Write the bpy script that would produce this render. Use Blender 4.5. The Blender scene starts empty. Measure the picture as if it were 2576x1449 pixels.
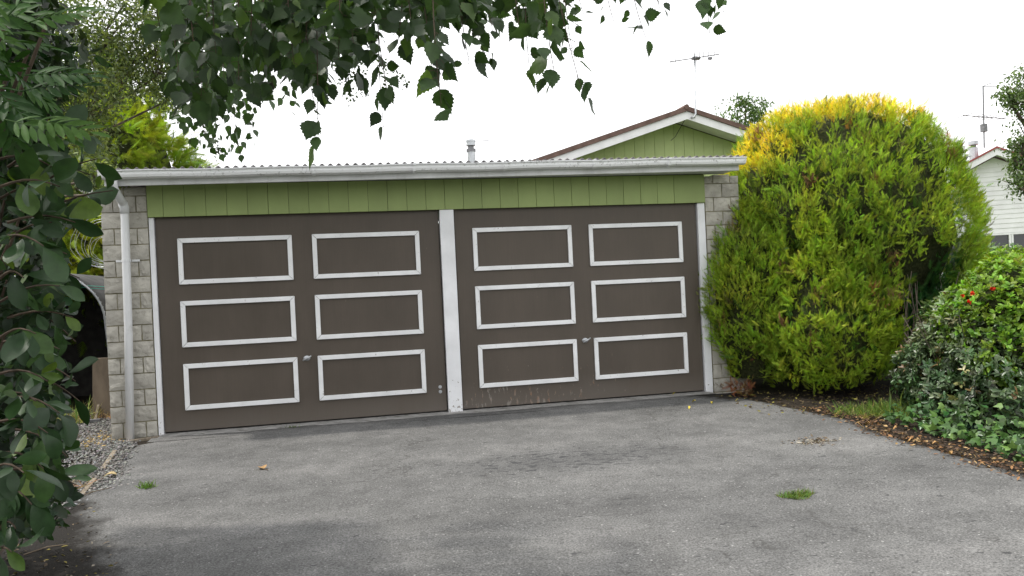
import bpy, bmesh, math, random
import numpy as np
from mathutils import Vector, Matrix

# ------------------------------------------------------------------ camera, sky, sun, exposure
scene = bpy.context.scene
COL = scene.collection
CAM = np.array((1.995, -7.964, 1.211))
YAW, PITCH, ROLL = map(math.radians, (11.73, 0.05, -2.74))
FOC = 2000.0 / 2576.0                      # focal length / image width
_f = np.array((math.sin(YAW)*math.cos(PITCH), math.cos(YAW)*math.cos(PITCH), math.sin(PITCH)))
_r0 = np.array((math.cos(YAW), -math.sin(YAW), 0.0)); _u0 = np.cross(_r0, _f)
_r = _r0*math.cos(ROLL) + _u0*math.sin(ROLL); _u = -_r0*math.sin(ROLL) + _u0*math.cos(ROLL)
cd = bpy.data.cameras.new('camera'); cam = bpy.data.objects.new('camera', cd); COL.objects.link(cam)
cd.sensor_width = 36.0; cd.lens = 36.0*FOC; cd.clip_start = 0.05; cd.clip_end = 2000
cam.matrix_world = Matrix(((_r[0], _u[0], -_f[0], CAM[0]), (_r[1], _u[1], -_f[1], CAM[1]), (_r[2], _u[2], -_f[2], CAM[2]), (0, 0, 0, 1)))
scene.camera = cam

SUN = Vector((-0.50, 0.11, 1.0)).normalized()      # direction towards the sun
world = bpy.data.worlds.new('World'); scene.world = world; world.use_nodes = True
wn = world.node_tree.nodes; wl = world.node_tree.links; wn.clear()
sky = wn.new('ShaderNodeTexSky'); sky.sky_type = 'NISHITA'; sky.sun_disc = False
sky.sun_elevation = math.asin(SUN.z); sky.sun_rotation = math.atan2(SUN.x, SUN.y)
sky.air_density = 1.0; sky.dust_density = 5.0; sky.ozone_density = 1.0
hsv = wn.new('ShaderNodeHueSaturation'); hsv.inputs['Saturation'].default_value = 0.25
mixw = wn.new('ShaderNodeMixRGB'); mixw.inputs['Fac'].default_value = 0.8
mixw.inputs['Color2'].default_value = (9.0, 9.0, 9.1, 1)          # even bright cloud layer
bg = wn.new('ShaderNodeBackground'); bg.inputs['Strength'].default_value = 0.1
wo = wn.new('ShaderNodeOutputWorld')
wl.new(sky.outputs[0], hsv.inputs['Color']); wl.new(hsv.outputs[0], mixw.inputs['Color1'])
wl.new(mixw.outputs[0], bg.inputs['Color']); wl.new(bg.outputs[0], wo.inputs['Surface'])
ld = bpy.data.lights.new('sun', 'SUN'); ld.energy = 1.5; ld.angle = math.radians(2.5); ld.color = (1.0, 0.95, 0.87)
sun = bpy.data.objects.new('sun', ld); COL.objects.link(sun)
sun.rotation_euler = SUN.to_track_quat('Z', 'Y').to_euler(); sun.location = (-6, 2, 14)
vs = scene.view_settings; vs.view_transform = 'Standard'; vs.look = 'None'; vs.gamma = 1.0; vs.use_curve_mapping = False
vs.exposure = 1.15

# ------------------------------------------------------------------ helpers
rng = np.random.default_rng(7); random.seed(7)
def ray(x, y): return _f + _r*(x-1288)/2000.0 - _u*(y-724.5)/2000.0
def P(x, y, depth): return CAM + ray(x, y)*depth                  # a point at a given distance along the view
def PY(x, y, Y): d = ray(x, y); return CAM + d*(Y-CAM[1])/d[1]    # on the plane y = Y
def gz(x, y):
    z = 0.0 if y > -0.6 else 0.035*(y+0.6)
    return max(z, -0.42)
def G(x, y):                                                      # on the ground
    d = ray(x, y); z = 0.0
    for i in range(25):
        p = CAM + d*(z-CAM[2])/d[2]; z = gz(p[0], p[1])
    return p
def nrm(a):
    a = np.asarray(a, float); return a/np.maximum(np.linalg.norm(a, axis=-1, keepdims=True), 1e-9)

class NT:
    def __init__(s, name):
        s.m = bpy.data.materials.new(name); s.m.use_nodes = True
        s.t = s.m.node_tree; s.n = s.t.nodes; s.n.clear()
        s.out = s.n.new('ShaderNodeOutputMaterial')
    def add(s, typ, **kw):
        n = s.n.new(typ)
        for k, v in kw.items():
            if k.startswith('i_'):
                key = k[2:]; key = int(key) if key.isdigit() else key.replace('_', ' ')
                n.inputs[key].default_value = v
            else: setattr(n, k, v)
        return n
    def link(s, a, b): s.t.links.new(a, b)
    def pos(s, scale=(1, 1, 1)):
        g = s.add('ShaderNodeNewGeometry'); mp = s.add('ShaderNodeMapping'); mp.inputs['Scale'].default_value = scale
        s.link(g.outputs['Position'], mp.inputs['Vector']); return mp.outputs[0]
    def noise(s, vec, scale, detail=3, rough=.55):
        n = s.add('ShaderNodeTexNoise'); n.inputs['Scale'].default_value = scale
        n.inputs['Detail'].default_value = detail; n.inputs['Roughness'].default_value = rough
        s.link(vec, n.inputs['Vector']); return n.outputs['Fac']
    def ramp(s, fac, stops, interp='LINEAR'):
        r = s.add('ShaderNodeValToRGB'); r.color_ramp.interpolation = interp
        e = r.color_ramp.elements
        while len(e) < len(stops): e.new(0.5)
        for el, (p, c) in zip(e, stops):
            el.position = p; el.color = (c, c, c, 1) if np.isscalar(c) else (*c, 1)
        s.link(fac, r.inputs[0]); return r.outputs[0]
    def mix(s, fac, a, b, typ='MIX'):
        m = s.add('ShaderNodeMixRGB', blend_type=typ)
        for sock, v in (('Fac', fac), ('Color1', a), ('Color2', b)):
            if hasattr(v, 'is_linked'): s.link(v, m.inputs[sock])
            elif sock == 'Fac': m.inputs[sock].default_value = v
            else: m.inputs[sock].default_value = (v, v, v, 1) if np.isscalar(v) else (*v, 1)
        return m.outputs[0]
    def math(s, op, a, b=0.0, clamp=False):
        m = s.add('ShaderNodeMath', operation=op, use_clamp=clamp)
        for i, v in enumerate((a, b)):
            if hasattr(v, 'is_linked'): s.link(v, m.inputs[i])
            else: m.inputs[i].default_value = v
        return m.outputs[0]
    def sep(s, vec):
        x = s.add('ShaderNodeSeparateXYZ'); s.link(vec, x.inputs[0]); return x.outputs
    def bump(s, h, strength=.3, dist=.01):
        b = s.add('ShaderNodeBump'); b.inputs['Strength'].default_value = strength; b.inputs['Distance'].default_value = dist
        s.link(h, b.inputs['Height']); return b.outputs[0]
    def finish(s, col, rough=.6, normal=None, spec=.4, metal=0.0):
        b = s.add('ShaderNodeBsdfPrincipled')
        for sock, v in (('Base Color', col), ('Roughness', rough)):
            if hasattr(v, 'is_linked'): s.link(v, b.inputs[sock])
            else: b.inputs[sock].default_value = (*v, 1) if sock == 'Base Color' else v
        b.inputs['Specular IOR Level'].default_value = spec; b.inputs['Metallic'].default_value = metal
        if normal is not None: s.link(normal, b.inputs['Normal'])
        s.link(b.outputs[0], s.out.inputs[0]); return s.m

def plain(name, col, rough=.6, var=.25, scale=6.0, bscale=90.0, bump=.15, spec=.35, metal=0.0, grime=None, stretch=(1, 1, 1), piece=0.0):
    """painted / solid surface with tone variation, fine relief and optional grime spots"""
    t = NT(name); v = t.pos(stretch)
    n = t.noise(v, scale, 4); f = t.ramp(n, [(.3, 1-var), (.7, 1+var*.5)])
    c = t.mix(1.0, col, f, 'MULTIPLY')
    if piece:
        o = t.add('ShaderNodeObjectInfo'); rr = t.ramp(o.outputs['Random'], [(0, 1-piece), (1, 1+piece*.4)])
        c = t.mix(1.0, c, rr, 'MULTIPLY')
    if grime:
        gcol, lo, hi, gs = grime
        g = t.noise(v, gs, 6, .7); c = t.mix(t.ramp(g, [(lo, 0.0), (hi, 1.0)]), c, gcol)
    h = t.noise(v, bscale, 3)
    return t.finish(c, rough, t.bump(h, bump, .004), spec, metal)

def leafmat(name, trans=.35, rough=.45, spec=.4, var=.25, attr=True, stops=None):
    t = NT(name)
    if attr:
        a = t.add('ShaderNodeAttribute', attribute_name='col'); c = a.outputs['Color']
    else:
        o = t.add('ShaderNodeObjectInfo'); c = t.ramp(o.outputs['Random'], stops)
    n = t.noise(t.pos(), 35, 3); c = t.mix(1.0, c, t.ramp(n, [(.3, 1-var), (.7, 1+var)]), 'MULTIPLY')
    b = t.add('ShaderNodeBsdfPrincipled'); t.link(c, b.inputs['Base Color'])
    b.inputs['Roughness'].default_value = rough; b.inputs['Specular IOR Level'].default_value = spec
    tr = t.add('ShaderNodeBsdfTranslucent'); t.link(t.mix(1.0, c, (1.25, 1.35, .55), 'MULTIPLY'), tr.inputs['Color'])
    ms = t.add('ShaderNodeMixShader'); ms.inputs[0].default_value = trans
    t.link(b.outputs[0], ms.inputs[1]); t.link(tr.outputs[0], ms.inputs[2]); t.link(ms.outputs[0], t.out.inputs[0])
    return t.m

def tag(o, label, cat, group=None):
    o['label'] = label; o['category'] = cat
    if group: o['group'] = group
    return o
def thing(name, label, cat, loc, group=None):
    o = bpy.data.objects.new(name, None); COL.objects.link(o); o.location = tuple(loc); o.empty_display_size = .2
    return tag(o, label, cat, group)
def world_of(o):
    m = Matrix.Translation(o.location) if o.type == 'EMPTY' else o.matrix_basis.copy()
    return (world_of(o.parent) @ o.matrix_parent_inverse @ m) if o.parent else m
def adopt(o, parent):
    o.parent = parent; o.matrix_parent_inverse = world_of(parent).inverted(); return o
def link(name, me, mat=None, parent=None, mtx=None):
    o = bpy.data.objects.new(name, me); COL.objects.link(o)
    if mat is not None and not me.materials: me.materials.append(mat)
    if mtx is not None: o.matrix_basis = mtx
    if parent is not None: adopt(o, parent)
    return o
def mesh(name, v, f, smooth=False):
    me = bpy.data.meshes.new(name); me.from_pydata([tuple(map(float, p)) for p in v], [], f); me.update()
    if smooth: me.polygons.foreach_set('use_smooth', [True]*len(me.polygons))
    return me
class MB:
    def __init__(s): s.v = []; s.f = []
    def add(s, v, f):
        o = len(s.v); s.v += [tuple(p) for p in v]; s.f += [tuple(i+o for i in q) for q in f]; return s
    def box(s, x0, x1, y0, y1, z0, z1):
        v = [(x, y, z) for z in (z0, z1) for x, y in ((x0, y0), (x1, y0), (x1, y1), (x0, y1))]
        return s.add(v, [(3, 2, 1, 0), (4, 5, 6, 7), (0, 1, 5, 4), (1, 2, 6, 5), (2, 3, 7, 6), (3, 0, 4, 7)])
    def hexa(s, v): return s.add(v, [(3, 2, 1, 0), (4, 5, 6, 7), (0, 1, 5, 4), (1, 2, 6, 5), (2, 3, 7, 6), (3, 0, 4, 7)])
    def tube(s, pts, rad, sides=6, cap=True):
        pts = np.asarray(pts, float); n = len(pts)
        rad = np.full(n, rad) if np.isscalar(rad) else np.asarray(rad)
        d = nrm(np.gradient(pts, axis=0)); ref = np.array((0, 0, 1.)) if abs(d[0][2]) < .9 else np.array((1., 0, 0))
        V = []
        for i in range(n):
            a = np.cross(d[i], ref)
            if np.linalg.norm(a) < 1e-3: a = np.cross(d[i], (0.3, 1., 0.2))
            a = nrm(a); b = np.cross(d[i], a); ref = b if False else ref
            for k in range(sides):
                t = 2*math.pi*k/sides; V.append(pts[i]+rad[i]*(a*math.cos(t)+b*math.sin(t)))
        F = [(i*sides+k, i*sides+(k+1) % sides, (i+1)*sides+(k+1) % sides, (i+1)*sides+k) for i in range(n-1) for k in range(sides)]
        if cap: F += [tuple(range(sides))[::-1], tuple((n-1)*sides+k for k in range(sides))]
        return s.add(V, F)
    def build(s, name, mat, parent=None, smooth=False, bevel=0.0):
        o = link(name, mesh(name, s.v, s.f, smooth), mat, parent)
        if bevel:
            b = o.modifiers.new('bevel', 'BEVEL'); b.width = bevel; b.segments = 2; b.limit_method = 'ANGLE'
        return o
def box_obj(name, mat, parent, *b, bevel=0.0): return MB().box(*b).build(name, mat, parent, bevel=bevel)

def bigmesh(name, V, F, cols, mat, parent=None, kind='stuff', label=None, cat=None):
    """V (n,3), F (m,k) same-size polygons, cols (n,3) -> one mesh with a colour attribute"""
    V = np.asarray(V, np.float32); F = np.asarray(F, np.int32); m, k = F.shape
    me = bpy.data.meshes.new(name)
    me.vertices.add(len(V)); me.vertices.foreach_set('co', V.ravel())
    me.loops.add(m*k); me.loops.foreach_set('vertex_index', F.ravel())
    me.polygons.add(m); me.polygons.foreach_set('loop_start', np.arange(0, m*k, k, dtype=np.int32))
    me.polygons.foreach_set('loop_total', np.full(m, k, np.int32))
    me.update(calc_edges=True)
    if cols is not None:
        at = me.attributes.new('col', 'FLOAT_COLOR', 'POINT')
        c4 = np.ones((len(V), 4), np.float32); c4[:, :3] = np.clip(cols, 0, 1); at.data.foreach_set('color', c4.ravel())
    o = link(name, me, mat, parent)
    if kind: o['kind'] = kind
    if label: tag(o, label, cat)
    return o
def frames(d, n):
    """tip direction d, rough normal n -> orthonormal X, Y(tip), Z(normal)"""
    Y = nrm(d); Z = nrm(n - (n*Y).sum(-1, keepdims=True)*Y); X = np.cross(Y, Z); return X, Y, Z
def scat(tv, tf, pos, d, n, sc, col):
    """copies of a template: returns V, F, C for bigmesh"""
    X, Y, Z = frames(np.asarray(d, float), np.asarray(n, float)); sc = np.broadcast_to(np.asarray(sc, float), (len(pos),))[:, None, None]
    V = np.asarray(pos)[:, None, :] + sc*(tv[None, :, 0:1]*X[:, None] + tv[None, :, 1:2]*Y[:, None] + tv[None, :, 2:3]*Z[:, None])
    N, T = len(pos), len(tv)
    F = (np.asarray(tf)[None] + (np.arange(N)*T)[:, None, None]).reshape(-1, np.asarray(tf).shape[1])
    C = np.repeat(np.asarray(col, float)[:, None, :], T, 1).reshape(-1, 3)
    return V.reshape(-1, 3), F, C
def merge(parts):
    V, F, C, o = [], [], [], 0
    for v, f, c in parts: V.append(v); F.append(f+o); C.append(c); o += len(v)
    return np.concatenate(V), np.concatenate(F), np.concatenate(C)
def rdir(n): return nrm(rng.normal(size=(n, 3)))
def jit(col, n, v=.25, hue=.12):
    c = np.tile(np.asarray(col, float), (n, 1)); c *= (1+v*rng.normal(size=(n, 1))).clip(.35, 1.8); c *= (1+hue*rng.normal(size=(n, 3))).clip(.5, 1.6); return c
def vnoise(p, freq, seed=0):
    """cheap smooth 3-D noise, about -1..1"""
    r = np.random.default_rng(seed); s = np.zeros(len(p))
    for i in range(7):
        k = r.normal(size=3)*freq; s += np.sin(p@k + r.uniform(0, 6.28))
    return s/3.2

# leaf templates (X side, Y tip, Z up), unit length
def leaf_tpl(outline, fold=.12, curl=.12):
    """outline: list of (half width, y) from base to tip; two folded halves of triangles"""
    V = [(0, y, -curl*y*y) for w, y in outline]; n = len(outline)
    L = [(-w, y, fold*w*2-curl*y*y) for w, y in outline]; R_ = [(w, y, fold*w*2-curl*y*y) for w, y in outline]
    V = V+L+R_; F = []
    for i in range(n-1):
        F += [(i, i+1, n+i+1), (i, n+i+1, n+i), (i, 2*n+i, 2*n+i+1), (i, 2*n+i+1, i+1)]
    return np.array(V, float), np.array(F)
BIRCH = leaf_tpl([(.02, 0), (.20, .05), (.31, .13), (.285, .165), (.42, .27), (.37, .31), (.435, .40), (.35, .44), (.37, .53), (.27, .56), (.26, .66), (.17, .69), (.14, .79), (.07, .84), (.0, 1.0)], .08, .10)
OVAL = leaf_tpl([(.01, 0), (.07, .1), (.16, .25), (.23, .42), (.255, .58), (.23, .73), (.15, .87), (.06, .95), (.0, 1.0)], .14, .22)
LANCE = leaf_tpl([(.02, 0), (.12, .25), (.17, .55), (.12, .82), (0, 1.0)], .15, .12)
SMALL = leaf_tpl([(.02, 0), (.22, .35), (.2, .7), (0, 1.0)], .15, .1)
TINY = (np.array([(-.02, 0, 0), (.22, .45, .04), (0, 1, 0), (-.22, .5, .04)], float), np.array([(0, 1, 2), (0, 2, 3)]))
IVY = (np.array([(0, 0, 0), (-.32, .02, .03), (-.5, .38, .02), (-.24, .45, .05), (0, 1, -.05), (.24, .45, .05), (.5, .38, .02), (.32, .02, .03)], float),
       np.array([(0, 1, 3), (1, 2, 3), (0, 3, 4), (0, 4, 5), (0, 5, 7), (5, 6, 7)]))
def spray_tpl(nside=6, ang=34, droop=.16, w=.020):
    V, F = [], []
    def tri(b, d, l, w):
        d = np.array((d[0], d[1], 0.)); q = np.array((-d[1], d[0], 0.)); b = np.array(b, float); i = len(V)
        V.extend([b-q*w, b+q*w+(0, 0, w*.6), b+d*l+(0, 0, -l*.12)]); F.append((i, i+1, i+2))
    for k in range(nside):
        t = .08+.8*k/nside
        for s in (-1, 1):
            a = math.radians(ang*(1-.35*t)); l = .36*(1-t)+.13
            tri((0, t+(.06 if s > 0 else 0), 0), (s*math.sin(a), math.cos(a)), l, w*(1.25-.4*t))
    tri((0, .72, 0), (0, 1), .30, w); tri((0, 0, 0), (0, 1), .95, w*.6)
    V = np.array(V); V[:, 2] -= droop*V[:, 1]**2
    return V, np.array(F)
SPRAY = spray_tpl(); SPRAY_W = spray_tpl(7, 44, .2, .03)

# ------------------------------------------------------------------ materials
def asphalt():
    t = NT('asphalt'); v = t.pos(); xyz = t.sep(v)
    big = t.noise(t.pos((.75, 1.5, 1)), .9, 4, .55); mid = t.noise(v, 5, 5, .65); fine = t.noise(v, 95, 3, .75)
    vo = t.add('ShaderNodeTexVoronoi'); vo.inputs['Scale'].default_value = 105; t.link(v, vo.inputs['Vector'])
    c = t.ramp(big, [(.3, (.100, .100, .099)), (.5, (.126, .126, .124)), (.68, (.158, .157, .154))])
    c = t.mix(1.0, c, t.ramp(mid, [(.3, .78), (.7, 1.16)]), 'MULTIPLY')
    c = t.mix(1.0, c, t.ramp(fine, [(.36, .55), (.5, 1.0), (.62, 1.42)]), 'MULTIPLY')
    c = t.mix(t.ramp(vo.outputs['Color'], [(.88, 0.0), (.97, .6)]), c, (.42, .42, .41))       # pale chips
    # dark oil spots and damp pits, gathered where cars stand
    sp = t.noise(t.pos((11, 24, 1)), 1.0, 3, .6); zone = t.noise(v, .55, 2)
    dx = t.math('SUBTRACT', xyz[0], 3.55); dy = t.math('SUBTRACT', xyz[1], -2.35)
    rr = t.math('ADD', t.math('MULTIPLY', dx, t.math('MULTIPLY', dx, .8)), t.math('MULTIPLY', dy, t.math('MULTIPLY', dy, 4.5)))
    oil = t.ramp(rr, [(.0, 1.0), (1.0, 0.0)])
    thr = t.math('ADD', sp, t.math('MULTIPLY', oil, .13))
    thr = t.math('ADD', thr, t.math('MULTIPLY', t.math('SUBTRACT', zone, .5), .15))
    c = t.mix(t.math('MULTIPLY', t.ramp(thr, [(.655, 0.0), (.70, 1.0)]), .75), c, (.035, .036, .038))
    c = t.mix(t.math('MULTIPLY', oil, .22), c, (.07, .071, .074))
    wv = t.add('ShaderNodeTexVoronoi', feature='DISTANCE_TO_EDGE'); wv.inputs['Scale'].default_value = .55
    wsum = t.add('ShaderNodeVectorMath', operation='ADD'); nz = t.add('ShaderNodeTexNoise'); nz.inputs['Scale'].default_value = 2.5; nz.inputs['Detail'].default_value = 5
    t.link(v, nz.inputs['Vector']); t.link(v, wsum.inputs[0]); t.link(nz.outputs['Color'], wsum.inputs[1]); t.link(wsum.outputs[0], wv.inputs['Vector'])
    ck = t.math('MULTIPLY', t.ramp(wv.outputs['Distance'], [(.0, 1.0), (.006, 0.0)]), t.ramp(zone, [(.5, 0.0), (.6, .55)]))
    c = t.mix(ck, c, (.04, .038, .035))
    # earth washed over the edges beside the beds
    en = t.noise(v, 3.2, 5, .6)
    right = t.math('ADD', t.math('SUBTRACT', xyz[0], 6.0), t.math('MULTIPLY', t.math('SUBTRACT', en, .5), .5))
    crn = t.math('ADD', t.math('SUBTRACT', t.math('ADD', xyz[0], t.math('MULTIPLY', xyz[1], .9)), 5.05), t.math('MULTIPLY', t.math('SUBTRACT', en, .5), .8))
    lft = t.math('ADD', t.math('SUBTRACT', .46, t.math('ADD', xyz[0], t.math('MULTIPLY', t.math('ADD', xyz[1], 2.6), .36))), t.math('MULTIPLY', t.math('SUBTRACT', en, .5), .55))
    for m in (right, crn, lft): c = t.mix(t.math('MULTIPLY', t.ramp(m, [(.0, 0.0), (.16, 1.0)]), .97), c, (.016, .014, .012))
    h = t.math('ADD', fine, t.math('MULTIPLY', vo.outputs['Distance'], .7))
    return t.finish(c, .82, t.bump(h, .5, .006), .15)
def soil():
    t = NT('soil'); v = t.pos(); n = t.noise(v, 6, 6, .7); f = t.noise(v, 60, 4, .7)
    c = t.ramp(n, [(.3, (.018, .014, .011)), (.6, (.036, .029, .022)), (.8, (.065, .05, .036))])
    c = t.mix(1.0, c, t.ramp(f, [(.3, .5), (.7, 1.5)]), 'MULTIPLY')
    xyz = t.sep(v); far = t.math('MAXIMUM', t.math('MAXIMUM', t.math('SUBTRACT', -1.9, xyz[0]), t.math('SUBTRACT', xyz[0], 9.5)), t.math('SUBTRACT', xyz[1], 6.5))
    far = t.math('ADD', far, t.math('MULTIPLY', t.math('SUBTRACT', n, .5), 1.2)); lawn = t.mix(1.0, (.075, .115, .03), t.ramp(f, [(.3, .6), (.7, 1.4)]), 'MULTIPLY')
    c = t.mix(t.ramp(far, [(0, 0.0), (.4, 1.0)]), c, lawn)
    return t.finish(c, .95, t.bump(f, .8, .02), .15)
def door_paint():
    t = NT('brown_door_paint'); v = t.pos(); xyz = t.sep(v)
    n = t.noise(t.pos((1, 1, .45)), 2.3, 5, .6); grain = t.noise(t.pos((60, 60, 2.2)), 1.0, 3)
    c = t.ramp(n, [(.3, (.074, .060, .047)), (.7, (.098, .080, .064))])
    c = t.mix(1.0, c, t.ramp(grain, [(.3, .97), (.7, 1.03)]), 'MULTIPLY')
    dust = t.ramp(t.math('ADD', xyz[2], t.math('MULTIPLY', t.math('SUBTRACT', n, .5), .5)), [(.0, .55), (.26, 0.0)])
    c = t.mix(t.math('MULTIPLY', dust, .6), c, (.19, .17, .15))
    # flaked paint low on the right-hand door, a few specks elsewhere
    p = t.noise(t.pos((26, 26, 7)), 1.0, 5, .72)
    hi = t.ramp(xyz[2], [(.0, 1.0), (.95, 0.0)]); xr = t.ramp(t.math('MULTIPLY', t.math('SUBTRACT', xyz[0], 2.9), .4), [(.0, 0.0), (.12, 1.0), (.42, 1.0), (.75, .45), (1, .1)])
    bias = t.math('MULTIPLY', t.math('MULTIPLY', hi, hi), t.math('MULTIPLY', xr, .165))
    pk = t.math('ADD', p, bias)
    tint = t.noise(v, 9, 2)
    c = t.mix(t.ramp(pk, [(.685, 0.0), (.73, .75)]), c, t.ramp(tint, [(.45, (.27, .245, .22)), (.62, (.27, .15, .09))]))
    return t.finish(c, t.ramp(n, [(.3, .42), (.7, .6)]), t.bump(t.math('SUBTRACT', grain, t.math('MULTIPLY', pk, .4)), .12, .004), .35)
def white_paint(name, base=(.84, .84, .85), flake=.66, low=0.0, streak=.0):
    t = NT(name); v = t.pos(); n = t.noise(v, 4, 4); f = t.noise(t.pos((1, 1, 1)), 28, 6, .72); xyz = t.sep(v)
    c = t.mix(1.0, base, t.ramp(n, [(.3, .86), (.7, 1.04)]), 'MULTIPLY')
    k = f
    if low: k = t.math('ADD', f, t.math('MULTIPLY', t.ramp(xyz[2], [(.0, 1.0), (.55, 0.0)]), low))
    c = t.mix(t.ramp(k, [(flake, 0.0), (flake+.05, .9)]), c, (.22, .19, .16))
    if streak:
        st = t.noise(t.pos((7, 7, 1.2)), 1.0, 5, .7)
        c = t.mix(t.math('MULTIPLY', t.ramp(st, [(.5, 0.0), (.75, 1.0)]), streak), c, (.30, .29, .26))
    return t.finish(c, .5, t.bump(k, .12, .004), .4)
def gutter_paint():
    t = NT('gutter_white'); v = t.pos(); xyz = t.sep(v); n = t.noise(t.pos((3, 3, 14)), 1.0, 5, .65); m = t.noise(v, 30, 4, .7)
    c = t.mix(1.0, (.86, .87, .88), t.ramp(n, [(.3, .92), (.7, 1.03)]), 'MULTIPLY')
    c = t.mix(t.math('MULTIPLY', t.ramp(t.math('ADD', m, t.math('MULTIPLY', t.math('SUBTRACT', n, .5), .6)), [(.58, 0.0), (.74, 1.0)]), .6), c, (.12, .115, .10))
    return t.finish(c, .38, None, .5)
MAT = dict(
    asphalt=asphalt(), soil=soil(), door=door_paint(),
    white=white_paint('white_trim_paint', flake=.70), white_worn=white_paint('white_moulding_paint', (.84, .85, .86), .64),
    white_low=white_paint('white_post_paint', (.83, .84, .86), .68, .12), fascia=white_paint('fascia_paint', (.76, .77, .78), .68, 0, .35), gutter=gutter_paint(),
    soffit=plain('soffit_paint', (.60, .61, .62), .6, .15),
    green=plain('green_board_paint', (.295, .37, .14), .6, .12, 3, 60, .2, stretch=(1, 1, .5), piece=.08, grime=((.17, .20, .08), .66, .86, 7)),
    green2=plain('pale_green_board_paint', (.42, .50, .22), .6, .12, 3, 60, .15, piece=.06),
    block=plain('split_stone_block', (.47, .45, .40), .9, .22, 9, 70, .9, .2, piece=.12, grime=((.17, .16, .13), .55, .8, 16)),
    mortar=plain('mortar', (.27, .25, .17), .95, .3, 14, 90, .6, .1),
    concrete=plain('threshold_concrete', (.30, .295, .285), .9, .3, 7, 80, .6, .2, grime=((.09, .085, .075), .5, .7, 9)),
    iron=plain('corrugated_iron', (.22, .205, .21), .5, .3, 5, 30, .1, .4),
    galv=plain('galvanised_steel', (.50, .52, .54), .38, .2, 20, 60, .1, .5, .6),
    darkmetal=plain('weathered_metal', (.20, .20, .21), .5, .3, 20, 60, .2, .4, .5),
    pvc=plain('downpipe_white', (.74, .75, .76), .4, .12, 3, 40, .05, .45, grime=((.36, .35, .32), .58, .85, 8), stretch=(1, 1, .4)),
    roofbrown=plain('brown_roof_tile', (.16, .105, .088), .85, .3, 8, 120, .8, .2),
    roofred=plain('red_roof_iron', (.26, .06, .055), .6, .2, 4, 40, .1, .35),
    barge=plain('white_barge_board', (.80, .80, .80), .5, .1, 4, 40, .08, .4, grime=((.35, .34, .33), .66, .8, 12)),
    wboard=plain('white_weatherboard', (.80, .80, .79), .55, .08, 3, 40, .06, .35, piece=.05),
    bark=plain('bark', (.12, .095, .075), .9, .5, 12, 50, .9, .15),
    twig=plain('twig', (.085, .062, .045), .85, .4, 20, 80, .5, .2),
    deadwood=plain('grey_dead_wood', (.17, .14, .115), .9, .4, 14, 60, .7, .15),
    timber=plain('weathered_timber', (.25, .21, .16), .85, .4, 10, 60, .6, .2, stretch=(6, 1, 1)),
    timberdark=plain('dark_timber', (.055, .052, .048), .85, .4, 10, 60, .5, .2),
    cutwood=plain('sawn_timber', (.17, .135, .10), .8, .35, 9, 60, .5, .2, stretch=(1, 1, .3)),
    cord=plain('green_cord', (.05, .35, .26), .6), shed=plain('shed_iron', (.09, .09, .09), .7, .4, 4, 30, .3, .3),
    leaf=leafmat('foliage'), conifer=leafmat('conifer_foliage', .42, .6, .15), gloss=leafmat('glossy_foliage', .18, .34, .5),
    straw=leafmat('dry_leaf', .12, .75, .15),
    birch=leafmat('birch_leaf', .42, .45, .3, .2, False, [(0, (.022, .042, .018)), (.5, (.032, .062, .024)), (.82, (.045, .085, .028)), (1, (.085, .14, .035))]),
    oval=leafmat('oval_leaf', .2, .43, .35, .2, False, [(0, (.016, .040, .014)), (.5, (.030, .066, .024)), (.84, (.045, .095, .030)), (1, (.10, .16, .025))]),
    frond=leafmat('pinnate_leaf', .30, .55, .18, .2, False, [(0, (.022, .058, .016)), (.6, (.04, .10, .022)), (1, (.075, .15, .032))]),
    red=plain('red_petal', (.75, .06, .02), .6, .2), stone=leafmat('gravel', 0.0, .9, .2),
)
def glass():
    t = NT('window_glass'); return t.finish((.02, .022, .025), .06, None, .7)
MAT['glass'] = glass()
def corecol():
    t = NT('dark_core'); n = t.noise(t.pos(), 30, 4); return t.finish(t.ramp(n, [(.3, (.02, .026, .010)), (.7, (.045, .05, .02))]), .9, t.bump(n, 1.0, .05), .1)  # solid fill inside foliage, the inner shade put into its dark colour
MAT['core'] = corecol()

# ------------------------------------------------------------------ ground and driveway
def struct(o): o['kind'] = 'structure'; return o
xs = [-600, -150, -40, -15, -8] + list(np.arange(-5, 12.01, .5)) + [15, 20, 40, 150, 600]
ys = [-600, -150, -40, -20] + list(np.arange(-14, 8.01, .5)) + [12, 20, 40, 150, 600]
V = []; F = []
for j, y in enumerate(ys):
    for i, x in enumerate(xs): V.append((x, y, gz(x, y)-.02 + (.012*math.sin(3*x)*math.cos(2.3*y) if abs(x) < 12 else 0)))
nx = len(xs)
for j in range(len(ys)-1):
    for i in range(nx-1): F.append((j*nx+i, j*nx+i+1, (j+1)*nx+i+1, (j+1)*nx+i))
struct(link('ground', mesh('ground', V, F, True), MAT['soil']))
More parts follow.
